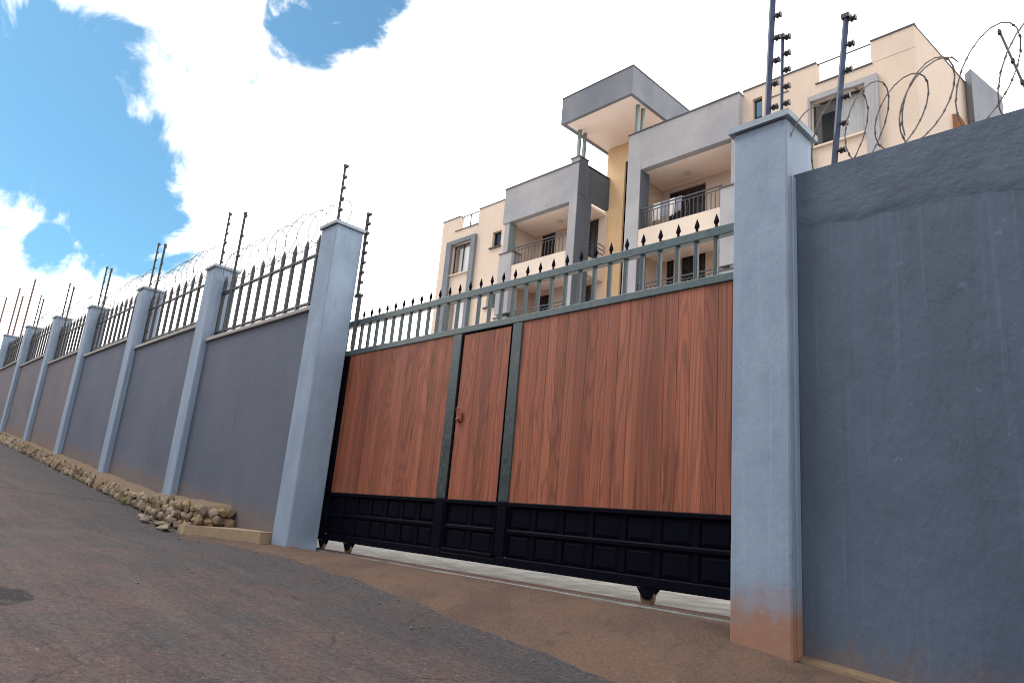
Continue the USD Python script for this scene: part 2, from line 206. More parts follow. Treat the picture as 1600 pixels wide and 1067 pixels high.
def asphalt():
    n = {'g': ('geometry', {}), 'sx': ('separate_xyz', {}),
         'n1': ('noise_texture', {'scale': 0.9, 'detail': 9.0, 'roughness': 0.72, 'distortion': 0.6}), 'm1': ('map_range', {'range_type': 'smoothstep', 'from_min': 0.42, 'from_max': 0.62}),
         'ms': ('mapping', {'scale': (0.5, 5.0, 1.0)}), 'n4': ('noise_texture', {'scale': 1.0, 'detail': 5.0, 'roughness': 0.7}), 'm4': ('map_range', {'from_min': 0.40, 'from_max': 0.66, 'to_max': 0.8}),
         'n2': ('noise_texture', {'scale': 30.0, 'detail': 6.0, 'roughness': 0.8}), 'v1': ('voronoi_texture', {'scale': 70.0}), 'm2': ('map_range', {'from_min': 0.3, 'from_max': 0.7, 'to_min': 0.35, 'to_max': 1.65}),
         'c1': ('mix_color', {'a': (0.042, 0.037, 0.040), 'b': (0.074, 0.046, 0.042)}), 'c2': ('mix_color', {'b': (0.078, 0.060, 0.055)}), 'cc': ('combine_xyz', {}),
         'c3': ('mix_color', {'blend_type': 'multiply', 'fac': 1.0, 'use_clamp': False}),
         # darker, fresher strip of asphalt near the wall
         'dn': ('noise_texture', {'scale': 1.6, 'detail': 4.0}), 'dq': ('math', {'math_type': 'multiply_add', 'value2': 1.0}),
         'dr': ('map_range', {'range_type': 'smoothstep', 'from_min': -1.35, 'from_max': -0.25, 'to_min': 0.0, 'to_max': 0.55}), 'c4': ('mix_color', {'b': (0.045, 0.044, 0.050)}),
         # tar blot on the near left
         'w': ('mix_color', {'blend_type': 'subtract', 'fac': 1.0, 'use_clamp': False, 'b': (2.55, -3.22, 0.0)}), 'ws': ('mapping', {'scale': (1.0, 2.2, 0.0)}), 'wl': ('separate_xyz', {}),
         'wx': ('math', {'math_type': 'multiply'}), 'wy': ('math', {'math_type': 'multiply'}), 'wa': ('math', {'math_type': 'add'}), 'wn': ('noise_texture', {'scale': 5.0, 'detail': 4.0}), 'wq': ('math', {'math_type': 'multiply_add', 'value2': 0.55}),
         'wr': ('map_range', {'range_type': 'smoothstep', 'from_min': 0.33, 'from_max': 0.42, 'to_min': 0.95, 'to_max': 0.0}), 'c5': ('mix_color', {'b': (0.014, 0.012, 0.014)}),
         'sd': ('math', {'math_type': 'multiply', 'value2': 0.81}), 'se': ('math', {'math_type': 'multiply_add', 'value2': -0.5865, 'value3': 3.585}), 'sf': ('math', {'math_type': 'add'}),
         'sg': ('math', {'math_type': 'multiply_add', 'value2': 0.35}), 'sh': ('math', {'math_type': 'absolute'}), 'si': ('map_range', {'range_type': 'smoothstep', 'from_min': 0.015, 'from_max': 0.09, 'to_min': 0.75, 'to_max': 0.0}),
         'c6': ('mix_color', {'b': (0.02, 0.018, 0.019)}), 'v2': ('voronoi_texture', {'scale': 16.0}), 'gr': ('map_range', {'from_min': 0.07, 'from_max': 0.13, 'to_min': 0.75, 'to_max': 0.0}), 'c7': ('mix_color', {'b': (0.17, 0.14, 0.12)}),
         'kw': ('noise_texture', {'scale': 1.8, 'detail': 6.0}), 'ka': ('mix_color', {'blend_type': 'add', 'fac': 0.7, 'use_clamp': False}), 'kc': ('voronoi_texture', {'scale': 0.8, 'feature': 'distance_to_edge'}),
         'kr': ('map_range', {'from_min': 0.001, 'from_max': 0.010, 'to_min': 0.8, 'to_max': 0.0}), 'km': ('map_range', {'range_type': 'smoothstep', 'from_min': 0.45, 'from_max': 0.60}), 'kx': ('math', {'math_type': 'multiply'}), 'c8': ('mix_color', {'b': (0.016, 0.014, 0.015)}),
         'ba': ('math', {'math_type': 'add'}), 'b': ('bump', {'strength': 0.55, 'distance': 0.012}), 'b2': ('bump', {'strength': 0.6, 'distance': 0.06}), 'p': ('principled_bsdf', {'roughness': 0.85, 'specular_ior_level': 0.25})}
    l = [('g.position', 'n1.vector'), ('n1.fac', 'm1.value'), ('m1.result', 'c1.fac'), ('g.position', 'ms.vector'), ('ms.vector', 'n4.vector'), ('n4.fac', 'm4.value'), ('c1.result', 'c2.a'), ('m4.result', 'c2.fac'),
         ('g.position', 'n2.vector'), ('g.position', 'v1.vector'), ('n2.fac', 'm2.value'), ('m2.result', 'cc.x'), ('m2.result', 'cc.y'), ('m2.result', 'cc.z'),
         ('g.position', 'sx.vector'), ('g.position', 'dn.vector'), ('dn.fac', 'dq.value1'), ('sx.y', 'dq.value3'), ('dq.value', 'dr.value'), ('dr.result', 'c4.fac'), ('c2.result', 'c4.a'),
         ('g.position', 'w.a'), ('w.result', 'ws.vector'), ('ws.vector', 'wl.vector'), ('wl.x', 'wx.value1'), ('wl.x', 'wx.value2'), ('wl.y', 'wy.value1'), ('wl.y', 'wy.value2'), ('wx.value', 'wa.value1'), ('wy.value', 'wa.value2'),
         ('g.position', 'wn.vector'), ('wn.fac', 'wq.value1'), ('wa.value', 'wq.value3'), ('wq.value', 'wr.value'), ('wr.result', 'c5.fac'), ('c4.result', 'c5.a'),
         ('sx.x', 'sd.value1'), ('sx.y', 'se.value1'), ('sd.value', 'sf.value1'), ('se.value', 'sf.value2'), ('dn.fac', 'sg.value1'), ('sf.value', 'sg.value3'), ('sg.value', 'sh.value1'), ('sh.value', 'si.value'), ('si.result', 'c6.fac'), ('c5.result', 'c6.a'), ('g.position', 'v2.vector'), ('v2.distance', 'gr.value'), ('gr.result', 'c7.fac'), ('c6.result', 'c7.a'),
         ('g.position', 'kw.vector'), ('g.position', 'ka.a'), ('kw.color', 'ka.b'), ('ka.result', 'kc.vector'), ('kc.distance', 'kr.value'), ('n1.fac', 'km.value'), ('kr.result', 'kx.value1'), ('km.result', 'kx.value2'), ('kx.value', 'c8.fac'), ('c7.result', 'c8.a'), ('c8.result', 'c3.a'), ('cc.vector', 'c3.b'), ('c3.result', 'p.base_color'),
         ('n2.fac', 'ba.value1'), ('v1.distance', 'ba.value2'), ('n4.fac', 'b2.height'), ('b2.normal', 'b.normal'), ('ba.value', 'b.height'), ('b.normal', 'p.normal')]
    return usdkit.material(stage, '/World/Looks/worn_asphalt', n, l, surface='p.BSDF')
M['asphalt'] = asphalt()

def dirt(name, a, b2, scale=1.2, dark=(0.075, 0.05, 0.036)):
    n = {'g': ('geometry', {}), 'n1': ('noise_texture', {'scale': scale, 'detail': 7.0, 'roughness': 0.65, 'distortion': 0.3}), 'm1': ('map_range', {'range_type': 'smoothstep', 'from_min': 0.38, 'from_max': 0.64}),
         'n2': ('noise_texture', {'scale': 60.0, 'detail': 4.0, 'roughness': 0.7}), 'm2': ('map_range', {'from_min': 0.3, 'from_max': 0.7, 'to_min': 0.7, 'to_max': 1.3}),
         'n3': ('noise_texture', {'scale': 2.6, 'detail': 6.0, 'roughness': 0.7}), 'm3': ('map_range', {'range_type': 'smoothstep', 'from_min': 0.55, 'from_max': 0.72, 'to_max': 0.6}),
         'c1': ('mix_color', {'a': a, 'b': b2}), 'c2': ('mix_color', {'b': dark}), 'cc': ('combine_xyz', {}), 'c3': ('mix_color', {'blend_type': 'multiply', 'fac': 1.0, 'use_clamp': False}),
         'ba': ('math', {'math_type': 'multiply_add', 'value2': 0.4}), 'b': ('bump', {'strength': 0.6, 'distance': 0.02}), 'p': ('principled_bsdf', {'roughness': 0.95, 'specular_ior_level': 0.15})}
    l = [('g.position', 'n1.vector'), ('n1.fac', 'm1.value'), ('m1.result', 'c1.fac'), ('g.position', 'n3.vector'), ('n3.fac', 'm3.value'), ('c1.result', 'c2.a'), ('m3.result', 'c2.fac'),
         ('g.position', 'n2.vector'), ('n2.fac', 'm2.value'), ('m2.result', 'cc.x'), ('m2.result', 'cc.y'), ('m2.result', 'cc.z'), ('c2.result', 'c3.a'), ('cc.vector', 'c3.b'), ('c3.result', 'p.base_color'),
         ('n2.fac', 'ba.value1'), ('n3.fac', 'ba.value3'), ('ba.value', 'b.height'), ('b.normal', 'p.normal')]
    return usdkit.material(stage, '/World/Looks/' + name, n, l, surface='p.BSDF')
M['apron'] = dirt('dusty_brown_apron', (0.080, 0.055, 0.045), (0.108, 0.070, 0.053), 1.2, (0.055, 0.040, 0.033))
M['earth'] = dirt('red_brown_earth', (0.13, 0.078, 0.05), (0.17, 0.10, 0.062), 0.6)
M['pale_paving'] = dirt('pale_bounce_paving', (0.50, 0.47, 0.43), (0.56, 0.53, 0.48), 1.5, (0.36, 0.34, 0.31))  # kept bright for the added sheet that bounces light upward
M['paving'] = dirt('pale_yard_concrete', (0.19, 0.19, 0.175), (0.29, 0.29, 0.27), 3.5, (0.13, 0.135, 0.11))

# ------------------------------------------------------------------ helpers
used = {}
def numbered(path):
    k = used.get(path, 0); used[path] = k + 1
    return path if k == 0 else f'{path}_{k:03d}'

def tag(o, label=None, cat=None, group=None, kind=None):
    p = o.GetPrim() if hasattr(o, 'GetPrim') else o
    for k, v in (('label', label), ('category', cat), ('group', group), ('kind', kind)):
        if v: p.SetCustomDataByKey(k, v)
    return p

def thing(name, label, cat, loc=(0, 0, 0), group=None):
    x = UsdGeom.Xform.Define(stage, numbered('/World/' + name)); x.AddTranslateOp().Set(Gf.Vec3d(*map(float, loc)))
    p = tag(x, label, cat, group)
    return p

def origin(p):
    o = np.zeros(3)
    while p and p.GetPath().pathString not in ('/', '/World'):
        x = UsdGeom.Xformable(p)
        m = x.GetLocalTransformation()
        o += np.array(m.ExtractTranslation()); p = p.GetParent()
    return o

class MB:
    def __init__(s): s.v, s.f, s.n = [], [], 0
    def add(s, m, f=None):
        v, f = (m.vertices, m.faces) if f is None else (m, f)
        s.v.append(np.asarray(v, float)); s.f.append(np.asarray(f, int) + s.n); s.n += len(s.v[-1]); return s
    def box(s, x0, x1, y0, y1, z0, z1, c=0.0): return s.add(cbox(x0, x1, y0, y1, z0, z1, c))
    def tube(s, pts, r, k=5):
        v, f = tube(pts, r, k); return s.add(v, f)
    def build(s, name, mat, parent=None, smooth=False, **kw):
        """points are given in world coordinates; they are stored relative to the parent's place"""
        v, f = np.vstack(s.v), np.vstack(s.f)
        base = '/World' if parent is None else parent.GetPath().pathString
        off = np.zeros(3) if parent is None else origin(parent)
        m = usdkit.mesh(stage, numbered(base + '/' + name), trimesh.Trimesh(v - off, f, process=False), mat, smooth)
        return tag(m, **kw)

def cbox(x0, x1, y0, y1, z0, z1, c=0.0):
    if c <= 0:
        return trimesh.creation.box(bounds=[[x0, y0, z0], [x1, y1, z1]])
    P = []
    for X, sx in ((x0, 1), (x1, -1)):
        for Y, sy in ((y0, 1), (y1, -1)):
            for Z, sz in ((z0, 1), (z1, -1)):
                P += [(X + sx * c, Y + sy * c, Z), (X + sx * c, Y, Z + sz * c), (X, Y + sy * c, Z + sz * c)]
    return trimesh.convex.convex_hull(np.array(P))

def hull(P): return trimesh.convex.convex_hull(np.array(P, float))

def tube(pts, r, k=5):
    P = np.asarray(pts, float); n = len(P)
    t = np.gradient(P, axis=0); t /= np.linalg.norm(t, axis=1, keepdims=True) + 1e-12
    ref = np.array([0.0, 0, 1]) if abs(t[0][2]) < 0.9 else np.array([1.0, 0, 0])
    V = []
    nn = None
    for i in range(n):
        a = ref - t[i] * (ref @ t[i]) if nn is None else nn - t[i] * (nn @ t[i])
        a /= np.linalg.norm(a) + 1e-12; nn = a; b = np.cross(t[i], a)
        for j in range(k):
            an = 2 * PI * j / k
            V.append(P[i] + r * (math.cos(an) * a + math.sin(an) * b))
    F = []
    for i in range(n - 1):
        for j in range(k):
            a, b, c, d = i * k + j, i * k + (j + 1) % k, (i + 1) * k + (j + 1) % k, (i + 1) * k + j
            F += [(a, b, c), (a, c, d)]
    for j in range(1, k - 1):
        F += [(0, j + 1, j), ((n - 1) * k, (n - 1) * k + j, (n - 1) * k + j + 1)]
    return np.array(V), np.array(F)

def prism(poly, z0, z1):
    """vertical prism over a convex polygon"""
    return hull([(x, y, z) for x, y in poly for z in (z0, z1)])

def one(name, mat, parent, *bx, c=0.0, **kw):
    m = MB(); m.box(*bx, c); return m.build(name, mat, parent, **kw)

def wall_with_holes(x0, x1, z0, z1, y0, y1, holes):
    """slab in the xz plane with rectangular holes, as one watertight-looking mesh (grid of cells)"""
    xs = sorted({x0, x1, *[h[0] for h in holes], *[h[1] for h in holes]}); zs = sorted({z0, z1, *[h[2] for h in holes], *[h[3] for h in holes]})
    inh = lambda a, b: any(h[0] <= a <= h[1] and h[2] <= b <= h[3] for h in holes)
    solid = [[not inh((xs[i] + xs[i + 1]) / 2, (zs[j] + zs[j + 1]) / 2) for j in range(len(zs) - 1)] for i in range(len(xs) - 1)]
    V, F = [], []
    def quad(a, b, c, d):
        k = len(V); V.extend([a, b, c, d]); F.extend([(k, k + 1, k + 2), (k, k + 2, k + 3)])
    nx, nz = len(xs) - 1, len(zs) - 1
    S = lambda i, j: 0 <= i < nx and 0 <= j < nz and solid[i][j]
    for i in range(nx):
        for j in range(nz):
            if not solid[i][j]: continue
            a, b, c, d = xs[i], xs[i + 1], zs[j], zs[j + 1]
            quad((a, y0, c), (b, y0, c), (b, y0, d), (a, y0, d)); quad((b, y1, c), (a, y1, c), (a, y1, d), (b, y1, d))
            if not S(i - 1, j): quad((a, y1, c), (a, y0, c), (a, y0, d), (a, y1, d))
            if not S(i + 1, j): quad((b, y0, c), (b, y1, c), (b, y1, d), (b, y0, d))
            if not S(i, j - 1): quad((a, y1, c), (b, y1, c), (b, y0, c), (a, y0, c))
            if not S(i, j + 1): quad((a, y0, d), (b, y0, d), (b, y1, d), (a, y1, d))
    return np.array(V, float), np.array(F)

# ------------------------------------------------------------------ ground, road, apron, yard
RX = np.array([-400, -60, -2, 0, 1, 5, 8, 20, 60, 400.0]); RZ = np.array([6.0, 5.68, 0.0, -0.03, -0.08, -0.30, -0.50, -1.2, -2.0, -2.5])
BX = np.array([-400, -60, -2, -1.2, 5.5, 5.745, 6.15, 8, 20, 60, 400.0]); BZ = np.array([6.0, 5.68, 0.0, 0.0, 0.0, -0.065, -0.125, -0.30, -1.0, -1.9, -2.4])
def sstep(a, b, x):
    t = np.clip((x - a) / (b - a), 0, 1); return t * t * (3 - 2 * t)
def G(x, y):
    """height of the made ground at a point on the street side"""
    x = np.asarray(x, float); y = np.asarray(y, float)
    t = sstep(-0.75, 0.12, y)
    h = np.interp(x, RX, RZ) * (1 - t) + np.interp(x, BX, BZ) * t
    return h - 0.03 * sstep(-3, -12, y)
def bumps(x, y, amp=0.012):
    p = np.stack([x * 0.9, y * 0.9, np.zeros_like(x)], -1); q = np.stack([x * 5, y * 5, np.zeros_like(x) + 3], -1)
    return amp * (meshkit.fbm(p, 3, 7) - 0.5) * 2 + amp * 0.35 * (meshkit.fbm(q, 3, 9) - 0.5) * 2
def sheet(xs, ys, zf):
    X, Y = np.meshgrid(xs, ys, indexing='ij'); Z = zf(X, Y)
    V = np.stack([X, Y, Z], -1).reshape(-1, 3); a, b = len(xs), len(ys)
    I = np.arange(a * b).reshape(a, b)
    q = np.stack([I[:-1, :-1], I[1:, :-1], I[1:, 1:], I[:-1, 1:]], -1).reshape(-1, 4)
    return V, np.vstack([q[:, [0, 1, 2]], q[:, [0, 2, 3]]])
xs = np.concatenate([np.linspace(-60, -24, 40, endpoint=False), np.linspace(-24, -4, 90, endpoint=False), np.linspace(-4, 9, 150, endpoint=False), np.linspace(9, 40, 40)])
ys = np.concatenate([np.linspace(-12, -5, 16, endpoint=False), np.linspace(-5, 0.3, 90)])
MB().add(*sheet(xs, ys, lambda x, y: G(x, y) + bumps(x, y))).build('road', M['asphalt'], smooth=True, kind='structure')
gx = np.concatenate([np.linspace(-400, -62, 12), np.linspace(-60, 60, 60), np.linspace(70, 400, 12)]); gy = np.concatenate([np.linspace(-400, -40, 10), np.linspace(-36, -11.5, 30), [-10.5, -9.0, 0.29]])
MB().add(*sheet(gx, gy, lambda x, y: np.interp(x, RX, RZ) - 0.10 - 0.7 * sstep(-9.5, -9.0, y) + 5.5 * sstep(-10.6, -19, y) + 1.2 * (meshkit.fbm(np.stack([x * 0.12, y * 0.2, 0 * x], -1), 3, 5) - 0.5) * sstep(-11, -14, y))).build('ground', M['earth'], smooth=True, kind='structure')  # includes an unseen earth bank behind the camera, added to darken the street
# trodden earth apron in front of the gate, its street edge ragged
def apron_edge(x):
    x = np.asarray(x, float)
    e = np.interp(x, [-2.2, -1.6, -1.0, 0.0, 1.0, 2.0, 3.2, 4.5, 5.3, 6.5, 9, 14], [-0.30, -0.66, -0.62, -0.40, -0.38, -0.41, -0.50, -0.60, -0.66, -0.76, -0.85, -0.7])
    p = np.stack([x * 2.2, np.zeros_like(x), np.zeros_like(x)], -1)
    return e + 0.11 * (meshkit.fbm(p, 4, 21) - 0.5)
axs = np.linspace(-2.2, 14, 420); T = np.linspace(0, 1, 26)
E_ = apron_edge(axs)
AX = np.repeat(axs[:, None], len(T), 1); AY = E_[:, None] * (1 - T)[None] + 0.465 * T[None]
AZ = G(AX, AY) + bumps(AX, AY) + 0.034 * sstep(0, 0.10, T)[None] - 0.004 + 0.012 * meshkit.fbm(np.stack([AX * 4, AY * 4, AX * 0], -1), 4, 31) * sstep(0, 0.2, T)[None] * (1 - 0.9 * sstep(0.55, 0.9, T)[None]) - 0.03 * sstep(0.5, 0.95, T)[None]
I = np.arange(AX.size).reshape(AX.shape); q = np.stack([I[:-1, :-1], I[1:, :-1], I[1:, 1:], I[:-1, 1:]], -1).reshape(-1, 4)
MB().add(np.stack([AX, AY, AZ], -1).reshape(-1, 3), np.vstack([q[:, [0, 1, 2]], q[:, [0, 2, 3]]])).build('apron', M['apron'], smooth=True, kind='structure')
# yard behind the gate
MB().add(*sheet(np.linspace(-34, 34, 12), np.concatenate([np.linspace(0.56, 0.7, 3), np.linspace(1, 70, 14)]), lambda x, y: 0 * x + 0.012)).build('yard', M['paving'], kind='structure')

# ------------------------------------------------------------------ left boundary wall with pillars
PF = [0.0, -4.10, -8.08, -12.25, -16.35, -20.62, -25.0, -29.3, -33.5]     # right front edge of each pillar
PT = [4.23, 4.47, 4.80, 5.06, 5.40, 5.70, 5.97, 6.30, 6.6]                # top of each pillar, cap included
CT = [3.13, 3.465, 3.74, 3.95, 4.30, 4.56, 4.86, 5.2]                     # top of the coping in each bay
A = 0.40
def pillar_cap(m, x0, x1, y0, y1, top, t=0.055, o=0.028):
    m.add(hull([(x, y, z) for x in (x0 - o, x1 + o) for y in (y0 - o, y1 + o) for z in (top - t, top - 0.012)] + [(x0 + 0.03, y0 + 0.03, top), (x1 - 0.03, y0 + 0.03, top), (x1 - 0.03, y1 - 0.03, top), (x0 + 0.03, y1 - 0.03, top)]))
    return m
wall = thing('boundary_wall', 'long slate grey stepped wall with pale pillars climbing the road left of the gate', 'wall', (-2.2, 0.2, 0))
for k in range(1, 9):
    x1, x0, top = PF[k], PF[k] - A, PT[k]
    zb = float(np.interp(x0, RX, RZ)) - 0.3
    p = one('pillar', M['pillar_far'], wall, x0, x1, 0.0, 0.41, zb, top - 0.055, c=0.012)
    pillar_cap(MB(), x0, x1, 0, 0.41, top).build('cap', M['cap'], p)
for k in range(8):
    xa, xb, ct = PF[k + 1], PF[k] - A, CT[k]
    zb = float(np.interp(xa, RX, RZ)) - 0.3
    zb = min(zb, float(np.interp(xb, RX, RZ)) - 0.3)
    w = MB()
    V, F = sheet(np.linspace(xa, xb, 9), np.linspace(zb, ct - 0.06, 12), lambda x, y: 0 * x)
    w.box(xa, xb, 0.10, 0.32, zb, ct - 0.06)
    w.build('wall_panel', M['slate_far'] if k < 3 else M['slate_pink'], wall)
    one('coping', M['coping'], wall, xa, xb, 0.055, 0.36, ct - 0.06, ct, c=0.008)

# ------------------------------------------------------------------ gate pillars
gp = thing('gate_pillar', 'tall pale blue grey pillar at the left end of the gate, stepping off the long wall', 'pillar', (-0.2, 0.2, 0))
one('shaft', M['pillar'], gp, -A, 0.0, 0.0, 0.41, -0.3, PT[0] - 0.055, c=0.012)
pillar_cap(MB(), -A, 0, 0, 0.41, PT[0]).build('cap', M['cap'], gp)
RX0, RX1, RTOP = 5.741, 6.135, 3.45
gp2 = thing('gate_pillar', 'near pale blue grey pillar at the right end of the gate, earth stained foot', 'pillar', (5.94, 0.2, -0.1))
one('shaft', M['pillar'], gp2, RX0, RX1, 0.0, 0.41, -0.6, RTOP - 0.06, c=0.012)
one('corner_bead', M['pillar'], gp2, RX1 - 0.003, RX1 + 0.012, 0.06, 0.118, -0.6, 2.97, c=0.004)
pillar_cap(MB(), RX0, RX1, 0, 0.41, RTOP, 0.06, 0.03).build('cap', M['cap'], gp2)

# ------------------------------------------------------------------ right wall
rw = thing('boundary_wall', 'near slate grey boundary wall right of the gate with a rough plaster band along its top', 'wall', (8.5, 0.2, -0.2))
wx1 = 13.0
def rough_panel(x0, x1, z0f, z1f, y, seed, amp, nx, nz):
    X = np.repeat(np.linspace(x0, x1, nx)[:, None], nz, 1); t = np.linspace(0, 1, nz)[None]
    lo, hi = z0f(X[:, :1]), z1f(X[:, :1]); Z = lo * (1 - t) + hi * t
    n = (meshkit.fbm(np.stack([X * 3.2, Z * 2.4, X * 0 + seed], -1), 4, seed) - 0.5) * 2
    Y = y + amp * n
    V = np.stack([X, Y, Z], -1).reshape(-1, 3); I = np.arange(nx * nz).reshape(nx, nz)
    q = np.stack([I[:-1, :-1], I[1:, :-1], I[1:, 1:], I[:-1, 1:]], -1).reshape(-1, 4)
    return V, np.vstack([q[:, [0, 1, 2]], q[:, [0, 2, 3]]])
m = MB(); m.box(RX1, wx1, 0.135, 0.34, -1.2, 2.985)
m.add(*rough_panel(RX1, wx1, lambda x: x * 0 - 1.2, lambda x: x * 0 + 2.60, 0.122, 11, 0.006, 130, 90))
m.build('wall_panel', M['slate'], rw, smooth=35)
def band_low(x): return 2.53 + 0.10 * (meshkit.fbm(np.stack([x * 2.3, x * 0, x * 0], -1), 4, 41) - 0.5) - 0.03 * (x - 6.1)
V, F = rough_panel(RX1, wx1, band_low, lambda x: x * 0 + 2.995, 0.112, 17, 0.007, 220, 26)
V = V.reshape(220, 26, 3)
hz = V[..., 2] - V[:, :1, 2]
tap = sstep(0.0, 0.10, hz - 0.07 * meshkit.fbm(np.stack([V[..., 0] * 9, V[..., 2] * 5, 0 * hz], -1), 3, 61))
V[..., 1] = V[..., 1] * tap + 0.1255 * (1 - tap)
edge = V[:, :1].copy(); edge[..., 1] = 0.130
topb = V[:, -1:].copy(); topb[..., 1] = 0.345; topb[..., 2] = 3.0
V = np.concatenate([edge, V, topb], 1); nz = V.shape[1]; I = np.arange(V.shape[0] * nz).reshape(V.shape[0], nz)
q = np.stack([I[:-1, :-1], I[1:, :-1], I[1:, 1:], I[:-1, 1:]], -1).reshape(-1, 4)
MB().add(V.reshape(-1, 3), np.vstack([q[:, [0, 1, 2]], q[:, [0, 2, 3]]])).build('plaster_band', M['slate_rough'], rw, smooth=50)
# low cement fillet along the foot of pillar and wall
MB().add(hull([(x_, y_, z_) for x_, zt in ((RX1 + 0.02, -0.085), (7.0, -0.165), (9.0, -0.33)) for y_, dzz in ((0.055, -0.02), (0.06, 0.0), (0.119, 0.015)) for z_ in (zt + dzz, zt - 0.5)])).build('plinth', M['mortar'], rw)

# ------------------------------------------------------------------ gate
gate = thing('sliding_gate', 'wide sliding gate of red brown boards with black panelled base and spear topped grille', 'gate', (2.85, 0.5, 0))
GY = 0.47
XL, XR = -0.36, 6.25
def fr(name, x0, x1, z0, z1, mat='gate_metal', y0=GY, y1=GY + 0.06, c=0.006, parent=gate, **kw): return one(name, M[mat], parent, x0, x1, y0, y1, z0, z1, c=c, **kw)
fr('top_rail', XL, XR, 2.868, 2.948, y0=GY - 0.004, y1=GY + 0.07)
fr('middle_rail', XL, XR, 2.470, 2.540)
fr('base_rail', XL, XR, 0.672, 0.712, 'gate_black')
fr('bottom_rail', XL, 2.29, 0.140, 0.218, 'gate_black')
fr('bottom_rail', 3.10, XR, 0.140, 0.218, 'gate_black')
fr('bottom_rail', 2.292, 3.098, 0.140, 0.196, 'gate_black')
DX0, DX1 = 2.285, 3.06
fr('stile', XL, 0.0, 0.22, 2.466, 'gate_black')
fr('stile', 2.13, DX0 - 0.012, 0.7135, 2.468, 'gate_stile'); fr('stile', DX1 + 0.012, 3.20, 0.7135, 2.468, 'gate_stile'); fr('stile', 6.19, XR, 0.22, 2.466)
fr('stile', 2.13, DX0 - 0.012, 0.2195, 0.671, 'gate_black'); fr('stile', DX1 + 0.012, 3.20, 0.2195, 0.671, 'gate_black')
wi = 0
def boards(parent, xa, xb, z0, z1, y):
    global wi
    n = max(1, round((xb - xa) / 0.118)); w = (xb - xa) / n
    for i in range(n):
        dy = random.uniform(-0.0012, 0.0012)
        one('board', M['wood'][random.randrange(3)], parent, xa + i * w + 0.0008, xa + (i + 1) * w - 0.0008, y + dy, y + dy + 0.016, z0, z1, c=0.0022); wi += 1
boards(gate, 0.004, 2.126, 0.706, 2.474, GY + 0.018)
boards(gate, 3.204, 6.186, 0.706, 2.474, GY + 0.018)
door = MB().box(DX0 + 0.02, DX1 - 0.02, GY + 0.038, GY + 0.05, 0.24, 2.44).build('door', M['gate_black'], gate)
for (x0, x1, z0, z1) in ((DX0, DX0 + 0.018, 0.23, 2.455), (DX1 - 0.018, DX1, 0.23, 2.455), (DX0 + 0.02, DX1 - 0.02, 0.20, 0.236), (DX0 + 0.02, DX1 - 0.02, 0.676, 0.71)):
    fr('frame', x0, x1, z0, z1, 'gate_black', GY + 0.004, GY + 0.055, parent=door)
boards(door, DX0 + 0.022, DX1 - 0.022, 0.706, 2.45, GY + 0.016)
lk = MB(); lk.box(2.335, 2.415, GY - 0.012, GY + 0.014, 1.50, 1.60, 0.006); lk.box(2.35, 2.40, GY - 0.03, GY - 0.010, 1.515, 1.535, 0.005)
lk.tube([(2.352, GY - 0.02, 1.60), (2.355, GY - 0.03, 1.635), (2.375, GY - 0.033, 1.65), (2.395, GY - 0.03, 1.635), (2.398, GY - 0.02, 1.60)], 0.008, 6)
lk.build('lock', M['lock'], door)
for (x0, x1, z0, z1) in ((2.24, 2.33, 0.24, 2.40), (3.02, 3.11, 0.24, 2.40), (2.25, 3.10, 0.185, 0.238), (2.25, 3.10, 2.402, 2.50)):
    fr('door_stop', x0, x1, z0, z1, 'gate_black', GY + 0.0615, GY + 0.072, c=0.002)
# black base: recessed pressed panels between bars
def base_panels(parent, xa, xb, nm_pref=''):
    n = max(1, round((xb - xa) / 0.325)); w = (xb - xa) / n
    MB().box(xa, xb, GY + 0.040, GY + 0.052, 0.206, 0.690).build('backing_sheet', M['gate_black'], parent)
    one('cross_bar', M['gate_black'], parent, xa, xb, GY + 0.010, GY + 0.039, 0.425, 0.468, c=0.010)
    for i in range(n):
        for (z0, z1) in ((0.222, 0.424), (0.470, 0.668)):
            x0, x1 = xa + i * w + 0.038, xa + (i + 1) * w - 0.038
            e = 0.03
            P = [(x, GY + 0.039, z) for x in (x0, x1) for z in (z0 + .004, z1 - .004)] + [(x, GY + 0.026, z) for x in (x0 + e, x1 - e) for z in (z0 + e, z1 - e)]
            MB().add(hull(P)).build('pressed_panel', M['gate_black'], parent)
        if i:
            one('mullion', M['gate_black'], parent, xa + i * w - 0.03, xa + i * w + 0.03, GY + 0.026, GY + 0.0385, 0.222, 0.670, c=0.006)
base_panels(gate, 0.004, 2.126); base_panels(gate, 3.204, 6.186); base_panels(door, DX0 + 0.022, DX1 - 0.022)
# grille bars and spear heads
spear_prof = [(0.006, 0.0), (0.010, 0.012), (0.016, 0.018), (0.012, 0.026), (0.012, 0.034), (0.026, 0.056), (0.018, 0.085), (0.008, 0.112), (0.0, 0.132)]
def spear(x, y, z, s=1.0):
    V, F = [], []; k = 6
    for i, (r, h) in enumerate(spear_prof):
        for j in range(k):
            an = 2 * PI * j / k; V.append((x + s * r * math.cos(an), y + s * r * 0.6 * math.sin(an), z + s * h))
    for i in range(len(spear_prof) - 1):
        for j in range(k):
            a, b, c, d = i * k + j, i * k + (j + 1) % k, (i + 1) * k + (j + 1) % k, (i + 1) * k + j; F += [(a, b, c), (a, c, d)]
    return np.array(V), np.array(F)
x = 5.318
while x > -0.3:
    one('bar', M['gate_stile'], gate, x - 0.017, x + 0.017, GY + 0.012, GY + 0.046, 2.541, 2.867, c=0.004)
    MB().add(*spear(x, GY + 0.03, 2.947)).build('spear_head', M['gate_black'], gate, smooth=40)
    x -= 0.1775
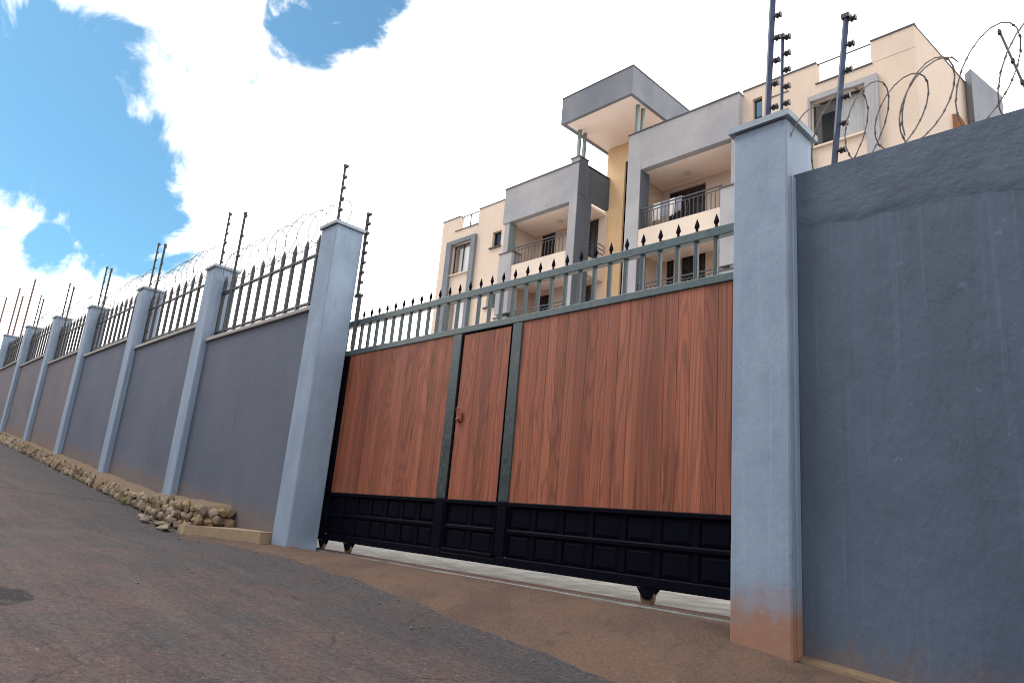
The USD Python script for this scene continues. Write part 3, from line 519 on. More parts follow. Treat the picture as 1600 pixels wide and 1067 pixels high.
for xx_ in (5.495, 5.67):
    one('bar', M['gate_stile'], gate, xx_ - 0.017, xx_ + 0.017, GY + 0.012, GY + 0.046, 2.541, 2.867, c=0.004); MB().add(*spear(xx_, GY + 0.03, 2.947)).build('spear_head', M['gate_black'], gate, smooth=40)
# rollers
def wheel(x, r=0.062, stop=False):
    m = trimesh.creation.cylinder(r, 0.03, sections=20); m.apply_transform(trimesh.transformations.rotation_matrix(PI / 2, [1, 0, 0])); m.apply_translation((x, GY + 0.03, 0.014 + r))
    w = MB().add(m).build('roller', M['wheel'], gate, smooth=40)
    h = MB()
    for yy in (GY + 0.004, GY + 0.05):
        h.add(hull([(x + a, y, z) for y in (yy, yy + 0.006) for a, z in ((-0.09, 0.139), (0.09, 0.139), (0.03, 0.06), (-0.03, 0.06))]))
    h.tube([(x, GY - 0.002, 0.014 + r), (x, GY + 0.062, 0.014 + r)], 0.012, 8); h.build('bracket', M['gate_black'], w)
wheel(0.56); wheel(4.79); wheel(0.0 - 0.03, 0.05)
MB().add(*sheet(np.linspace(-30, 30, 12), np.linspace(3.0, 15.9, 6), lambda x, y: 0 * x + 0.018)).build('courtyard', M['pale_paving'], kind='structure')  # unseen pale sheet added to bounce light up to the soffits
tag(MB().box(-0.6, 6.7, 0.44, 1.0, -0.4, 0.0075).build('threshold', M['paving']), kind='structure')
tr = MB(); tr.box(-0.5, 6.6, GY + 0.012, GY + 0.048, 0.0125, 0.022); tr.box(-0.5, 6.6, GY + 0.026, GY + 0.034, 0.0225, 0.034)
tag(tr.build('gate_track', M['rusty']), 'thin steel track on the ground along the foot of the sliding gate', 'track')

# ------------------------------------------------------------------ railings on the wall
BAY = ['right beside the left gate pillar', 'in the second bay from the gate', 'in the third bay from the gate',
       'in the fourth bay from the gate', 'in the fifth bay from the gate', 'in the farthest bay at the left edge']
for k in range(6):
    xa, xb, ct = PF[k + 1], PF[k] - A, CT[k]
    t = thing('railing', 'black spiked railing on the wall ' + BAY[k], 'railing', ((xa + xb) / 2, 0.2, ct), 'railings on the stepped wall')
    one('lower_rail', M['fence_metal'], t, xa + 0.004, xb - 0.004, 0.18, 0.22, ct + 0.10, ct + 0.135, c=0.004)
    one('upper_rail', M['fence_metal'], t, xa + 0.004, xb - 0.004, 0.18, 0.22, ct + 0.82, ct + 0.86, c=0.004)
    n = round((xb - xa) / 0.385); w = (xb - xa) / n
    for i in range(n + 1):
        bxx = xa + 0.06 + i * (xb - xa - 0.12) / n
        lean = random.uniform(-0.006, 0.006)
        m = MB()
        hw = 0.023
        m.add(hull([(bxx + s * hw, y, z) for s in (-1, 1) for y in (0.1995 - hw, 0.1995 + hw) for z in (ct + 0.03, ct + 1.05)] + [(bxx + lean, 0.2, ct + 1.17)]))
        m.build('bar', M['fence_metal'], t)

# ------------------------------------------------------------------ electric fence posts
def insulators(p, base, top, n, r, y_off, sgn=1):
    b, tt = np.array(base), np.array(top)
    for i in range(n):
        c = b + (tt - b) * (0.14 + 0.83 * i / (n - 1))
        m = MB()
        for dx, rr, hh in ((r + 0.006, 0.010, 0.014), (r + 0.018, 0.023, 0.014), (r + 0.031, 0.015, 0.014), (r + 0.043, 0.023, 0.012)):
            cy = trimesh.creation.cylinder(rr, hh, sections=8); cy.apply_transform(trimesh.transformations.rotation_matrix(PI / 2, [0, 1, 0])); cy.apply_translation(c + np.array([sgn * dx, 0, 0])); m.add(cy)
        m.build('insulator', M['insulator'], p)
def epost(base, top, label, r=0.018, n=6, mat='fence_metal', name='electric_fence_post', group=None):
    t = thing(name, label, 'fence post', base, group)
    b, tt = np.array(base, float), np.array(top, float)
    MB().tube([b, b + (tt - b) * 0.5, tt], r, 4).build('rod', M[mat], t)
    MB().add(hull([tuple(tt + np.array([sx * r * 1.2, sy * r * 1.2, dz])) for sx in (-1, 1) for sy in (-1, 1) for dz in (-0.02, 0.015)])).build('end_cap', M['insulator'], t)
    insulators(t, b, tt, n, r, 0)
    return t
g_ = 'electric fence posts on the stepped wall'
ORD = ['the left gate pillar', 'the first pillar past the gate pillar', 'the second pillar past the gate pillar', 'the third pillar past the gate pillar', 'the fourth pillar past the gate pillar', 'the fifth pillar past the gate pillar']
for k in range(6):
    x0 = PF[k] - 0.41
    h = [1.01, 1.13, 1.13, 1.17, 1.13, 1.19][k]
    epost((x0 + 0.03, 0.2, PT[k] - 0.003), (x0, 0.2, PT[k] + h), 'thin insulator post on top of ' + ORD[k], group=g_)
    if k:
        xb = PF[k] + [0, 0.36, 0.12, 0.14, 0.30, 0.26][k]; zb = CT[k - 1]; zt = [0, 5.41, 5.79, 6.07, 6.29, 6.64][k]
        t = epost((xb, 0.2, zb), (xb - 0.03, 0.2, zt), 'long insulator post bracketed right of ' + ORD[k], n=6, r=0.022, group='bracketed posts beside the wall pillars')
        for zz in (zb + 0.80, zb + 0.03):
            one('bracket', M['fence_metal'], t, PF[k] - 0.30 if zz > zb + 0.5 else PF[k], xb + 0.02, -0.02 if False else 0.178, 0.222, zz, zz + 0.035) if False else one('bracket', M['fence_metal'], t, PF[k] + 0.001, xb - 0.023, 0.18, 0.22, zz, zz + 0.035)
t = thing('electric_fence_post', 'knobbly dark insulator post clamped behind the right edge of the left gate pillar', 'fence post', (0.06, 0.45, 2.55))
MB().tube([(0.075, 0.45, 2.55), (0.075, 0.45, 3.26)], 0.032, 4).build('lower_rod', M['fence_metal'], t)
MB().box(-0.02, 0.11, 0.42, 0.48, 3.262, 3.30, 0.004).build('elbow', M['fence_metal'], t)
MB().tube([(0.01, 0.45, 3.302), (0.0, 0.45, 3.9), (-0.02, 0.45, 4.5)], 0.022, 5).build('rod', M['fence_metal'], t)
insulators(t, (0.01, 0.45, 3.30), (-0.02, 0.45, 4.50), 8, 0.02, 0)
# farther, taller poles up the hill
for i, (x, z0, z1, lab) in enumerate([(-23.4, CT[5], 7.97, 'tall thin rusty steel pole rising above the far wall, nearest of the hill poles'), (-26.45, CT[6], 8.17, 'tall thin rusty steel pole rising above the far wall, second along the hill'), (-29.45, PT[7], 8.31, 'tall thin rusty steel pole at the extreme left edge above the far wall'), (-25.2, PT[6], 7.6, 'short rusty steel pole on the farthest wall pillar in view')]):
    t = thing('steel_pole', lab, 'pole', (x, 0.25, z0), None)
    MB().tube([(x, 0.25, z0), (x, 0.25, z1)], 0.032, 5).build('rod', M['rusty'], t)
    MB().box(x - 0.05, x + 0.05, 0.20, 0.30, z0, z0 + 0.02).build('foot', M['rusty'], t)
# near right
t = epost((5.868, 0.25, RTOP - 0.003), (5.945, 0.25, 5.1), 'thick dark blue insulator post on the right gate pillar, cut off by the photo top', r=0.026, n=8, mat='post_blue')
one('foot', M['post_blue'], t, 5.72, 5.90, 0.215, 0.285, RTOP + 0.001, RTOP + 0.012)
epost((5.958, 0.30, RTOP - 0.003), (5.975, 0.30, 4.30), 'shorter thin insulator post beside the thick blue post on the right gate pillar', r=0.013, n=6, mat='post_blue')
epost((6.345, 0.25, 2.99), (6.465, 0.25, 4.19), 'dark blue insulator post standing on the near right wall in front of the window', r=0.022, n=6, mat='post_blue')
t = thing('stay_rod', 'slanting dark stay rod above the near right wall at the right edge', 'rod', (7.52, 0.25, 2.99))
MB().tube([(7.515, 0.25, 2.99), (7.436, 0.25, 3.214), (7.341, 0.25, 3.643)], 0.007, 5).build('rod', M['fence_metal'], t)
for c in ((7.345, 3.62), (7.395, 3.40), (7.43, 3.24)):
    MB().box(c[0] - 0.010, c[0] + 0.010, 0.238, 0.262, c[1] - 0.016, c[1] + 0.016, 0.005).build('insulator', M['insulator'], t)
epost((8.05, 0.25, 2.99), (8.05, 0.25, 4.19), 'dark blue insulator post farther right on the near wall', r=0.022, n=6, mat='post_blue')

# ------------------------------------------------------------------ razor wire coils
def coil(xa, xb, zc, r, turns, label, wr, seed, y=0.2, jit=0.12, group=None, sag=0.0, barbs=True, flat=0.55):
    rg = np.random.default_rng(seed); n = int(turns * 22)
    tt = np.linspace(0, 1, n); ang = 2 * PI * turns * tt + rg.uniform(0, 6)
    ph = np.linspace(0, 1, int(turns) + 2)
    rr = r * (1 + jit * np.interp(tt, ph, rg.uniform(-1, 1, len(ph))))
    dx = np.interp(tt, ph, rg.uniform(-1, 1, len(ph))) * jit * (xb - xa) / max(turns, 1) * 1.2
    zz = (zc[0] * (1 - tt) + zc[1] * tt) + sag * 4 * tt * (1 - tt)
    slant = 0.9 * (xb - xa) / turns
    P = np.stack([xa + (xb - xa) * tt + dx + slant * np.sin(ang + 0.7), y + flat * rr * np.cos(ang), zz + rr * np.sin(ang)], -1)
    t = thing('razor_wire', label, 'razor wire', ((xa + xb) / 2, y, zc[0] - r), group)
    MB().tube(P, wr, 4).build('wire', M['steel'], t)
    if barbs:
        m = MB(); seg = np.linalg.norm(np.diff(P, axis=0), axis=1); s = np.concatenate([[0], np.cumsum(seg)])
        for d in np.arange(0.05, s[-1], 0.085):
            c = np.array([np.interp(d, s, P[:, j]) for j in range(3)]); c2 = np.array([np.interp(d + 0.01, s, P[:, j]) for j in range(3)]); dr = (c2 - c) / (np.linalg.norm(c2 - c) + 1e-9)
            b = np.cross(dr, [0.3, 1, 0.2]); b /= np.linalg.norm(b)
            e = np.cross(dr, b) * 0.0015; L, W = 0.011, 0.0075
            m.add(hull([c + dr * L + b * W + e, c + dr * L - b * W + e, c - dr * L + b * W - e, c - dr * L - b * W - e, c + e * 3, c - e * 3]))
        m.build('blades', M['steel'], t, kind='stuff')
    return t
for k in range(5):
    xa, xb, ct = PF[k + 1] + 0.0, PF[k] - A, CT[k]
    coil(xa - 0.1, xb + 0.1, (PT[k + 1] - 0.12 if k else 4.36, ct + 1.27), 0.27, 12, 'grey razor wire coil above the wall ' + BAY[k], 0.005, 50 + k, group='razor wire coils above the railings', sag=0.04, barbs=k < 2)
coil(6.20, 7.02, (3.22, 3.30), 0.31, 4.4, 'large open razor wire loops on the near right wall before the cream building', 0.0048, 71, y=0.24, jit=0.25)
coil(6.98, 8.6, (3.28, 3.36), 0.33, 6.5, 'razor wire loops on the near right wall at the right edge against the sky', 0.0045, 75, y=0.24, jit=0.25)

# ------------------------------------------------------------------ rubble footing, slab, loose stones
rub = thing('rubble_footing', 'rough stone rubble footing along the bottom of the long grey wall', 'stone footing', (-8, -0.1, 0.6))
def rub_prof(x):     # width and height of the footing at x
    s = np.clip((-1.70 - x) / 0.22, 0.0, 1)
    far = np.clip((-x - 2) / 12, 0, 1)
    return 0.12 + 0.24 * s * (1 - 0.3 * far), (0.43 - 0.22 * np.clip((-x - 1.9) / 3.2, 0, 1)) * (0.45 + 0.55 * s)
xs_ = np.linspace(-30, -1.82, 220); V = []
for x in xs_:
    wdt, hgt = rub_prof(x); z = float(np.interp(x, RX, RZ))
    j = 0.03 * (meshkit.noise(np.array([x * 4.0, 0, 0])) - 0.5)
    V += [(x, 0.099, z - 0.2), (x, -wdt + 0.02 + j, z - 0.05), (x, -wdt * 0.93 + 0.03 + j, z + hgt * 0.6), (x, -wdt * 0.75, z + hgt * 0.92 + j), (x, 0.099, z + hgt + 0.02 + j)]
V = np.array(V); F = []
for i in range(len(xs_) - 1):
    for j in range(4):
        a, b, c, d = i * 5 + j, i * 5 + j + 1, (i + 1) * 5 + j + 1, (i + 1) * 5 + j; F += [(a, b, c), (a, c, d)]
F += [((len(xs_) - 1) * 5, (len(xs_) - 1) * 5 + j, (len(xs_) - 1) * 5 + j + 1) for j in range(1, 4)]
MB().add(V, np.array(F)).build('mortar_bed', M['mortar'], rub, smooth=40)
def stone_mesh(c, s, rg):
    P = rg.normal(size=(20, 3)); P /= np.linalg.norm(P, axis=1, keepdims=True)
    return hull(P * np.array(s) * rg.uniform(0.86, 1.1, (20, 1)) + np.array(c))
rg = np.random.default_rng(12)
for (py, pz) in ((0.05, 0.05), (-0.08, 0.06), (-0.2, 0.05), (0.04, 0.18), (-0.1, 0.19), (-0.21, 0.17), (0.05, 0.30), (-0.07, 0.32), (-0.17, 0.29)):
    MB().add(stone_mesh((-1.79 + rg.uniform(-0.03, 0.02), py, pz + 0.02), (0.075, 0.085, 0.085 * rg.uniform(0.75, 1.1)), rg)).build('stone', M[f'stone{rg.integers(0, 5)}'], rub)
x = -1.78; cnt = 0
while x > -22 and cnt < 285:
    d = -x; size = 0.082 + 0.0028 * d
    wdt, hgt = rub_prof(x); z = float(np.interp(x, RX, RZ))
    rows = 3 if x > -3.2 else 2
    for r_ in range(rows):
        t_ = (r_ + 0.5 + rg.uniform(-0.2, 0.2)) / rows
        py = -wdt * (1.0 - 0.3 * t_ ** 3); pz = z + hgt * (0.04 + 0.93 * t_)
        s = size * rg.uniform(0.7, 1.25)
        MB().add(stone_mesh((x + rg.uniform(-0.05, 0.05), py, pz), (s * rg.uniform(0.7, 1.1), s * 0.6, s * rg.uniform(0.6, 1.0)), rg)).build('stone', M[f'stone{rg.integers(0, 5)}'], rub); cnt += 1
    x -= size * 1.45
sl = MB(); sl.add(hull([(x_, y_, z_) for x_, y_, zt in ((-0.42, -0.14, 0.165), (-0.45, 0.095, 0.165), (-2.05, 0.095, 0.15), (-2.05, -0.44, 0.135)) for z_ in (zt - 0.17, zt)]))
tag(sl.build('kerb_slab', M['slab']), 'long flat sandy concrete slab at the wall foot beside the left gate pillar', 'kerb slab')
for i, (x_, y_, s, lab) in enumerate([(-3.35, -0.56, 0.17, 'flat pale stone lying on the road edge, farthest left of the loose stones'), (-2.75, -0.52, 0.20, 'flat grey stone lying before the end of the rubble footing'), (-2.35, -0.60, 0.15, 'small pale loose stone just left of the concrete slab'),
                                   (-2.15, -0.42, 0.16, 'upright sandy loose stone at the very end of the rubble footing'), (-3.0, -0.66, 0.12, 'small flat loose stone lowest on the asphalt edge')]):
    z = float(G(x_, y_))
    tag(MB().add(stone_mesh((x_, y_, z + 0.03), (s, s * 0.6, 0.05 if i != 3 else 0.11), rg)).build('loose_stone', M[f'stone{[2, 1, 2, 0, 1][i]}']), lab, 'stone', 'loose stones by the rubble footing')

for i, (x_, y_, lab) in enumerate([(-4.9, -0.42, 'small green grass tuft at the foot of the rubble footing near the loose stones'), (-8.6, -0.36, 'tiny grass tuft farther up the road against the rubble footing')]):
    tm = MB(); z_ = float(G(x_, y_))
    for b_ in range(26):
        an = rg.uniform(0, 6.28); ln = rg.uniform(0.05, 0.12); o_ = rg.normal(0, 0.025, 2); dx_, dy_ = math.cos(an) * ln * 0.6, math.sin(an) * ln * 0.6
        px_, py_ = x_ + o_[0], y_ + o_[1]; w_ = 0.006
        tm.add(np.array([(px_ - w_ * math.sin(an), py_ + w_ * math.cos(an), z_ - 0.01), (px_ + w_ * math.sin(an), py_ - w_ * math.cos(an), z_ - 0.01), (px_ + dx_ * 0.5, py_ + dy_ * 0.5, z_ + ln * 0.7), (px_ + dx_, py_ + dy_, z_ + ln)]), np.array([(0, 1, 2), (0, 2, 3)]))
    tag(tm.build('grass_tuft', M['grass']), lab, 'grass tuft')
# grit and crumbs of earth on the apron and road edge
gm = MB(); gr_ = np.random.default_rng(77)
for i in range(420):
    if i < 330: gx_ = gr_.uniform(-1.5, 8.0); gy_ = float(apron_edge(gx_)) + gr_.normal(0.05, 0.22)
    else: gx_ = gr_.uniform(-6, 7.5); gy_ = gr_.uniform(-3.6, -0.7)
    if gy_ > 0.0: continue
    s_ = 0.005 + 0.012 * gr_.random() ** 3
    z_ = float(G(gx_, gy_) + bumps(np.array(gx_), np.array(gy_))) + (0.02 if gy_ > float(apron_edge(gx_)) + 0.1 else 0)
    gm.add(stone_mesh((gx_, gy_, z_ + s_ * 0.4), (s_, s_, s_ * 0.7), gr_))
gm.build('grit', M['mortar'], kind='stuff')
# ------------------------------------------------------------------ apartment building
B = thing('apartment_building', 'cream and grey apartment building with balconies and a tall entrance canopy behind the gate', 'building', (-9, 18, 0))
FH = 3.05
DOORY = 18.0
def bp(name, mat, *bx, c=0.0, parent=None, **kw): return one(name, M[mat], parent or B, *bx, c=c, **kw)
def window(xa, xb, z0, z1, y, curtain=True, split=0.5, mat='glass', bars=False):
    """a window in a hole of a wall whose face is at y: frame, panes, dim room and curtain behind"""
    f = MB(); t = 0.05; yy = y + 0.14
    f.box(xa, xb, yy, yy + 0.06, z1 - t, z1); f.box(xa, xb, yy, yy + 0.06, z0, z0 + t); f.box(xa, xa + t, yy + 0.001, yy + 0.059, z0 + t, z1 - t); f.box(xb - t, xb, yy + 0.001, yy + 0.059, z0 + t, z1 - t)
    xm = xa + (xb - xa) * split
    if split: f.box(xm - 0.025, xm + 0.025, yy + 0.002, yy + 0.058, z0 + t, z1 - t)
    w = f.build('window', M['frame_dark'], B)
    for (p0, p1) in (((xa + t, xm - 0.025), (xm + 0.025, xb - t)) if split else ((xa + t, xb - t),)):
        MB().box(p0, p1, yy + 0.026, yy + 0.032, z0 + t, z1 - t).build('pane', M[mat], w)
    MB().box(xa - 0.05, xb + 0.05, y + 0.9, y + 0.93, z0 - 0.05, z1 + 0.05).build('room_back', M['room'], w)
    if curtain:
        xs_c = np.linspace(xm, xb - 0.02, 40); V = []; F = []
        for i, xc_ in enumerate(xs_c):
            yc = y + 0.27 + 0.03 * math.sin(i * 1.4)
            V += [(xc_, yc, z0 + 0.02), (xc_, yc, z1 - 0.02)]
            if i: F += [(2 * i - 2, 2 * i, 2 * i + 1), (2 * i - 2, 2 * i + 1, 2 * i - 1)]
        MB().add(np.array(V), np.array(F)).build('curtain', M['curtain'], w)
    return w
def railing(xa, xb, z0, z1, y, nb):
    m = MB(); m.box(xa, xb, y - 0.022, y + 0.022, z1 - 0.045, z1); m.box(xa, xb, y - 0.015, y + 0.015, z1 - 0.17, z1 - 0.145); m.box(xa, xb, y - 0.015, y + 0.015, z0 + 0.03, z0 + 0.06)
    r = m.build('balcony_railing', M['rail'], B)
    for i in range(nb):
        xx2 = xa + (i + 0.5) * (xb - xa) / nb
        MB().box(xx2 - 0.011, xx2 + 0.011, y - 0.011, y + 0.011, z0, z1 - 0.172).build('baluster', M['rail'], r)
    return r
# --- right wing (splayed end wall)
YW = 16.3; XW0, XW1 = -2.97, 2.57; TOPR = 16.05
surL, surR = -0.62, 1.52
holes = [(-0.37, 1.33, 15.30, TOPR + 0.01)]
for f in range(4):
    holes.append((-0.54, 1.15, 13.0 - f * FH, 14.62 - f * FH)); holes.append((-2.60, -2.25, 14.5 - f * FH, 15.62 - f * FH))
MB().add(*wall_with_holes(XW0, XW1, 0.0, TOPR, YW, YW + 0.22, holes)).build('wall', M['cream'], B)
back = (2.90, 20.2); back2 = (3.2, 23.6)
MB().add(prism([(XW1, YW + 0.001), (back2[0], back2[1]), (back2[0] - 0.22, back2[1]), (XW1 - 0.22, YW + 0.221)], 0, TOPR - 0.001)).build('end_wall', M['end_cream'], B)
ed = MB(); ed.box(XW0 + 0.01, -0.37, YW - 0.03, YW + 0.25, TOPR, TOPR + 0.05); ed.box(1.33, XW1 + 0.03, YW - 0.03, YW + 0.25, TOPR, TOPR + 0.05)
ed.add(prism([(XW1 + 0.03, YW + 0.25), (back2[0] + 0.03, back2[1]), (back2[0] - 0.22, back2[1]), (XW1 - 0.2, YW + 0.25)], TOPR + 0.001, TOPR + 0.05)); ed.build('roof_edging', M['trim_dark'], B)
bp('parapet_rail', 'rail', -0.37, 1.33, YW + 0.08, YW + 0.11, TOPR - 0.02, TOPR + 0.015)
bp('parapet_sill', 'trim_dark', -0.40, 1.36, YW - 0.035, YW + 0.24, 15.255, 15.30)
bp('parapet_sill', 'trim_dark', -2.1, -1.3, YW - 0.02, YW, 15.40, 15.43)
bp('string_course', 'cream_pale', 1.40, XW1, YW - 0.012, YW, 15.30, 15.335)
bp('roof_slab', 'grey_light', XW0 + 0.2, XW1 - 0.23, YW + 0.221, 23.4, 14.85, 15.0)
for f in range(4):
    dz = -f * FH
    s = MB()
    s.box(surL, surR, YW - 0.14, YW - 0.002, 14.62 + dz, 14.80 + dz); s.box(1.15, surR, YW - 0.139, YW - 0.002, 11.95 + dz, 14.619 + dz); s.box(surL, -0.54, YW - 0.139, YW - 0.002, 11.95 + dz, 14.619 + dz)
    s.build('window_surround', M['grey_light'], B)
    bp('window_sill', 'cream_pale', -0.539, 1.149, YW - 0.10, YW + 0.12, 12.94 + dz, 12.999 + dz)
    window(-0.54, 1.15, 13.0 + dz, 14.62 + dz, YW, split=0.42, mat='glass')
    window(-2.60, -2.25, 14.5 + dz, 15.62 + dz, YW, curtain=False, split=0, mat='glass_dark')
# rear stair block and timber hood on the end wall
MB().add(prism([(2.94, 20.2), (3.16, 20.0), (3.55, 22.3), (3.2, 22.5)], 0, 16.35)).build('rear_block', M['grey_dark'], B)
MB().add(hull([(2.80, 18.9, 14.25), (2.95, 18.9, 14.20), (2.86, 19.75, 14.25), (3.02, 19.75, 14.2), (2.80, 18.9, 13.7), (3.2, 18.9, 13.62), (2.86, 19.75, 13.7), (3.28, 19.75, 13.62)])).build('timber_hood', M['wood_brown'], B)
# --- right balcony block
def balcony_block(xa, xb, beam, top, wcol, mirror):
    """open corner balconies between a broad column at one end and a short pier at the other, four storeys"""
    colx = (xa, xa + wcol) if not mirror else (xb - wcol, xb)
    pier = (xb - 0.66, xb) if not mirror else (xa, xa + 0.82)
    post = (xb - 0.30, xb) if not mirror else (xa + 0.12, xa + 0.42)
    bp('beam', 'grey_light', xa + 0.001, xb - 0.001, 16.004, 16.30, beam, top)
    bp('roof_edging', 'trim_dark', xa - 0.02, xb + 0.02, 15.97, 16.33, top, top + 0.05)
    bp('column', 'grey_light', colx[0], colx[1], 16.0, 16.6, 0, top - 0.002)
    bp('column', 'grey_light', post[0], post[1], 16.05, 16.5, 0, beam - 0.001)
    for f in range(4):
        dz = -f * FH
        zf = 11.70 + dz     # upstand top
        ox0, ox1 = (colx[1], pier[0]) if not mirror else (pier[1], colx[0])
        bp('upstand', 'cream_pale', ox0, ox1, 16.02, 16.22, zf - 0.85, zf)
        bp('pier', 'grey_light', pier[0], pier[1], 15.985, 16.53, zf - 2.2 if f < 3 else 0, zf + 0.66)
        bp('pier_cap', 'trim_dark', pier[0] - 0.03, pier[1] + 0.03, 15.955, 16.56, zf + 0.661, zf + 0.71)
        bp('floor_slab', 'soffit', xa + 0.05, xb - 0.05, 16.23, DOORY + 0.02, zf - 0.62, zf - 0.40)
        bp('ceiling', 'soffit', xa + 0.05, xb - 0.05, 16.301, DOORY + 0.02, beam + 0.03 + dz, beam + 0.15 + dz) if f == 0 else None
        railing(ox0, ox1, zf, zf + 0.88, 16.12, 20 if not mirror else 16)
# right block: x -7.71..-2.97 ; left block: x -14.8..-10.3
balcony_block(-7.71, -2.97, 14.22, 15.88, 0.62, False)
balcony_block(-14.80, -10.30, 13.90, 15.62, 0.42, True)
bp('column_top', 'grey_light', -10.74, -10.28, 15.985, 16.55, 15.63, 15.86); bp('roof_edging', 'trim_dark', -10.77, -10.25, 15.96, 16.58, 15.861, 15.91)
# return wall of left block toward the stair, with its opening
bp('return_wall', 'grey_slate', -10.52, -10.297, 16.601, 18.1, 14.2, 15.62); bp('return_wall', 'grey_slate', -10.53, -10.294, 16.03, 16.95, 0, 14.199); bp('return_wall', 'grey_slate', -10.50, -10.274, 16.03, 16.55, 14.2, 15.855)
bp('roof_edging', 'trim_dark', -10.54, -10.27, 16.59, 18.1, 15.671, 15.70)
for f in range(4):
    bp('upstand', 'cream_pale', -10.52, -10.31, 16.951, 18.0, 10.85 - f * FH, 11.65 - f * FH)
    m = MB()
    for rr_, zz_ in ((0.28, 12.35 - f * FH), (0.28, 12.15 - f * FH), (0.28, 11.95 - f * FH)):
        m.tube([(-10.42, 17.0, zz_), (-10.25, 17.15, zz_), (-10.18, 17.4, zz_), (-10.18, 17.75, zz_), (-10.3, 18.0, zz_)], 0.02, 5)
    m.build('curved_rail', M['rail'], B)
# side walls of the right balcony block
bp('column_lining', 'grey_slate', -7.10, -7.082, 16.03, 16.6, 0, 14.219); bp('column_lining', 'posts_green', -14.40, -14.376, 16.08, 16.5, 12.42, 13.899)  # thin darker panels over the right-facing column sides
bp('side_wall', 'cream_pale', -7.70, -7.48, 16.601, 18.2, 0, 15.87); bp('side_wall', 'cream_pale', -3.2, -2.975, 16.531, 18.2, 0, 14.25)
bp('side_wall', 'cream_pale', -14.78, -14.58, 16.531, 18.2, 0, 13.93)
# back walls with doors and windows
def back_wall(xa, xb, holes, top):
    MB().add(*wall_with_holes(xa, xb, 0, top, DOORY, DOORY + 0.2, holes)).build('back_wall', M['cream_pale'], B)
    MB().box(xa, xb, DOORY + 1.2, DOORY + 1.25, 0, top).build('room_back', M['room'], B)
def door_leaf(xa, xb, z0, z1):
    d = MB(); d.box(xa, xb, DOORY + 0.10, DOORY + 0.15, z0, z1); d = d.build('balcony_door', M['door_dark'], B)
    f = MB(); n = max(2, round((xb - xa) / 0.42))
    for i in range(n + 1):
        xx3 = xa + i * (xb - xa) / n; f.box(max(xa, xx3 - 0.03), min(xb, xx3 + 0.03), DOORY + 0.07, DOORY + 0.098, z0, z1)
    f.box(xa + 0.001, xb - 0.001, DOORY + 0.072, DOORY + 0.096, z1 - 0.50, z1 - 0.44); f.build('frame', M['frame_dark'], d)
    g = MB()
    for zz_ in np.arange(z0 + 0.25, z1 - 0.5, 0.35): g.box(xa + 0.04, xb - 0.04, DOORY + 0.06, DOORY + 0.069, zz_, zz_ + 0.02)
    g.build('grille', M['rail'], d)
Rh, Lh = [], []
for f in range(4):
    dz = -f * FH
    rd = [(-7.10, -5.43, 11.35 + dz, 14.02 + dz)] if f == 0 else [(-7.12, -6.78, 12.2 + dz, 14.17 + dz), (-6.44, -5.82, 11.35 + dz, 14.17 + dz), (-5.68, -5.38, 12.2 + dz, 14.17 + dz)]
    ld = [(-14.16, -13.30, 11.3 + dz, 13.9 + dz), (-11.27, -10.72, 11.3 + dz, 13.9 + dz)]
    Rh += rd; Lh += ld
back_wall(-7.479, -3.201, Rh, 14.24); back_wall(-14.579, -10.301, Lh, 13.92)
for h in Rh + Lh: door_leaf(*h)
for (x, y, z) in ((-5.81, 17.3, 14.249), (-12.4, 17.3, 13.929)):
    c = trimesh.creation.cylinder(0.15, 0.06, sections=20); c.apply_translation((x, y, z - 0.03)); MB().add(c).build('ceiling_lamp', M['light_white'], B, smooth=40)
# --- left wing
YL = 17.0
holes = [(-19.25, -17.80, 15.10, 15.86)]
for f in range(4):
    holes += [(-19.62, -18.06, 12.62 - f * FH, 14.27 - f * FH), (-16.58, -15.95, 13.47 - f * FH, 14.28 - f * FH)]
MB().add(*wall_with_holes(-20.7, -14.801, 0, 15.85, YL, YL + 0.22, holes)).build('wall', M['cream'], B)
bp('end_wall', 'cream', -20.69, -20.48, YL + 0.221, 23.4, 0, 15.849)
bp('roof_slab', 'grey_light', -20.47, -14.9, YL + 0.221, 23.4, 14.7, 14.85)
ed = MB(); ed.box(-20.73, -19.25, YL - 0.03, YL + 0.25, 15.85, 15.89); ed.box(-17.80, -14.82, YL - 0.03, YL + 0.25, 15.85, 15.89); ed.build('roof_edging', M['trim_dark'], B)
bp('parapet_rail', 'rail', -19.25, -17.80, YL + 0.08, YL + 0.11, 15.80, 15.84); bp('parapet_sill', 'trim_dark', -19.6, -17.78, YL - 0.035, YL + 0.24, 15.055, 15.099)
one('parapet_post', M['rail'], B, -18.55, -18.51, YL + 0.075, YL + 0.115, 15.10, 15.80)
for f in range(4):
    dz = -f * FH; s = MB()
    s.box(-20.02, -17.74, YL - 0.16, YL - 0.002, 14.27 + dz, 14.48 + dz); s.box(-18.06, -17.74, YL - 0.158, YL - 0.002, 11.2 + dz, 14.269 + dz); s.box(-20.02, -19.62, YL - 0.158, YL - 0.002, 11.2 + dz, 14.269 + dz)
    s.build('window_surround', M['grey_dark'], B)
    bp('window_sill', 'cream_pale', -19.619, -18.061, YL - 0.10, YL + 0.12, 12.56 + dz, 12.619 + dz)
    window(-19.62, -18.06, 12.62 + dz, 14.27 + dz, YL, split=0.45, mat='glass')
    window(-16.58, -15.95, 13.47 + dz, 14.28 + dz, YL, curtain=False, split=0, mat='glass_dark')
    bp('window_sill', 'trim_dark', -16.72, -15.90, YL - 0.09, YL + 0.12, 13.40 + dz, 13.465 + dz)
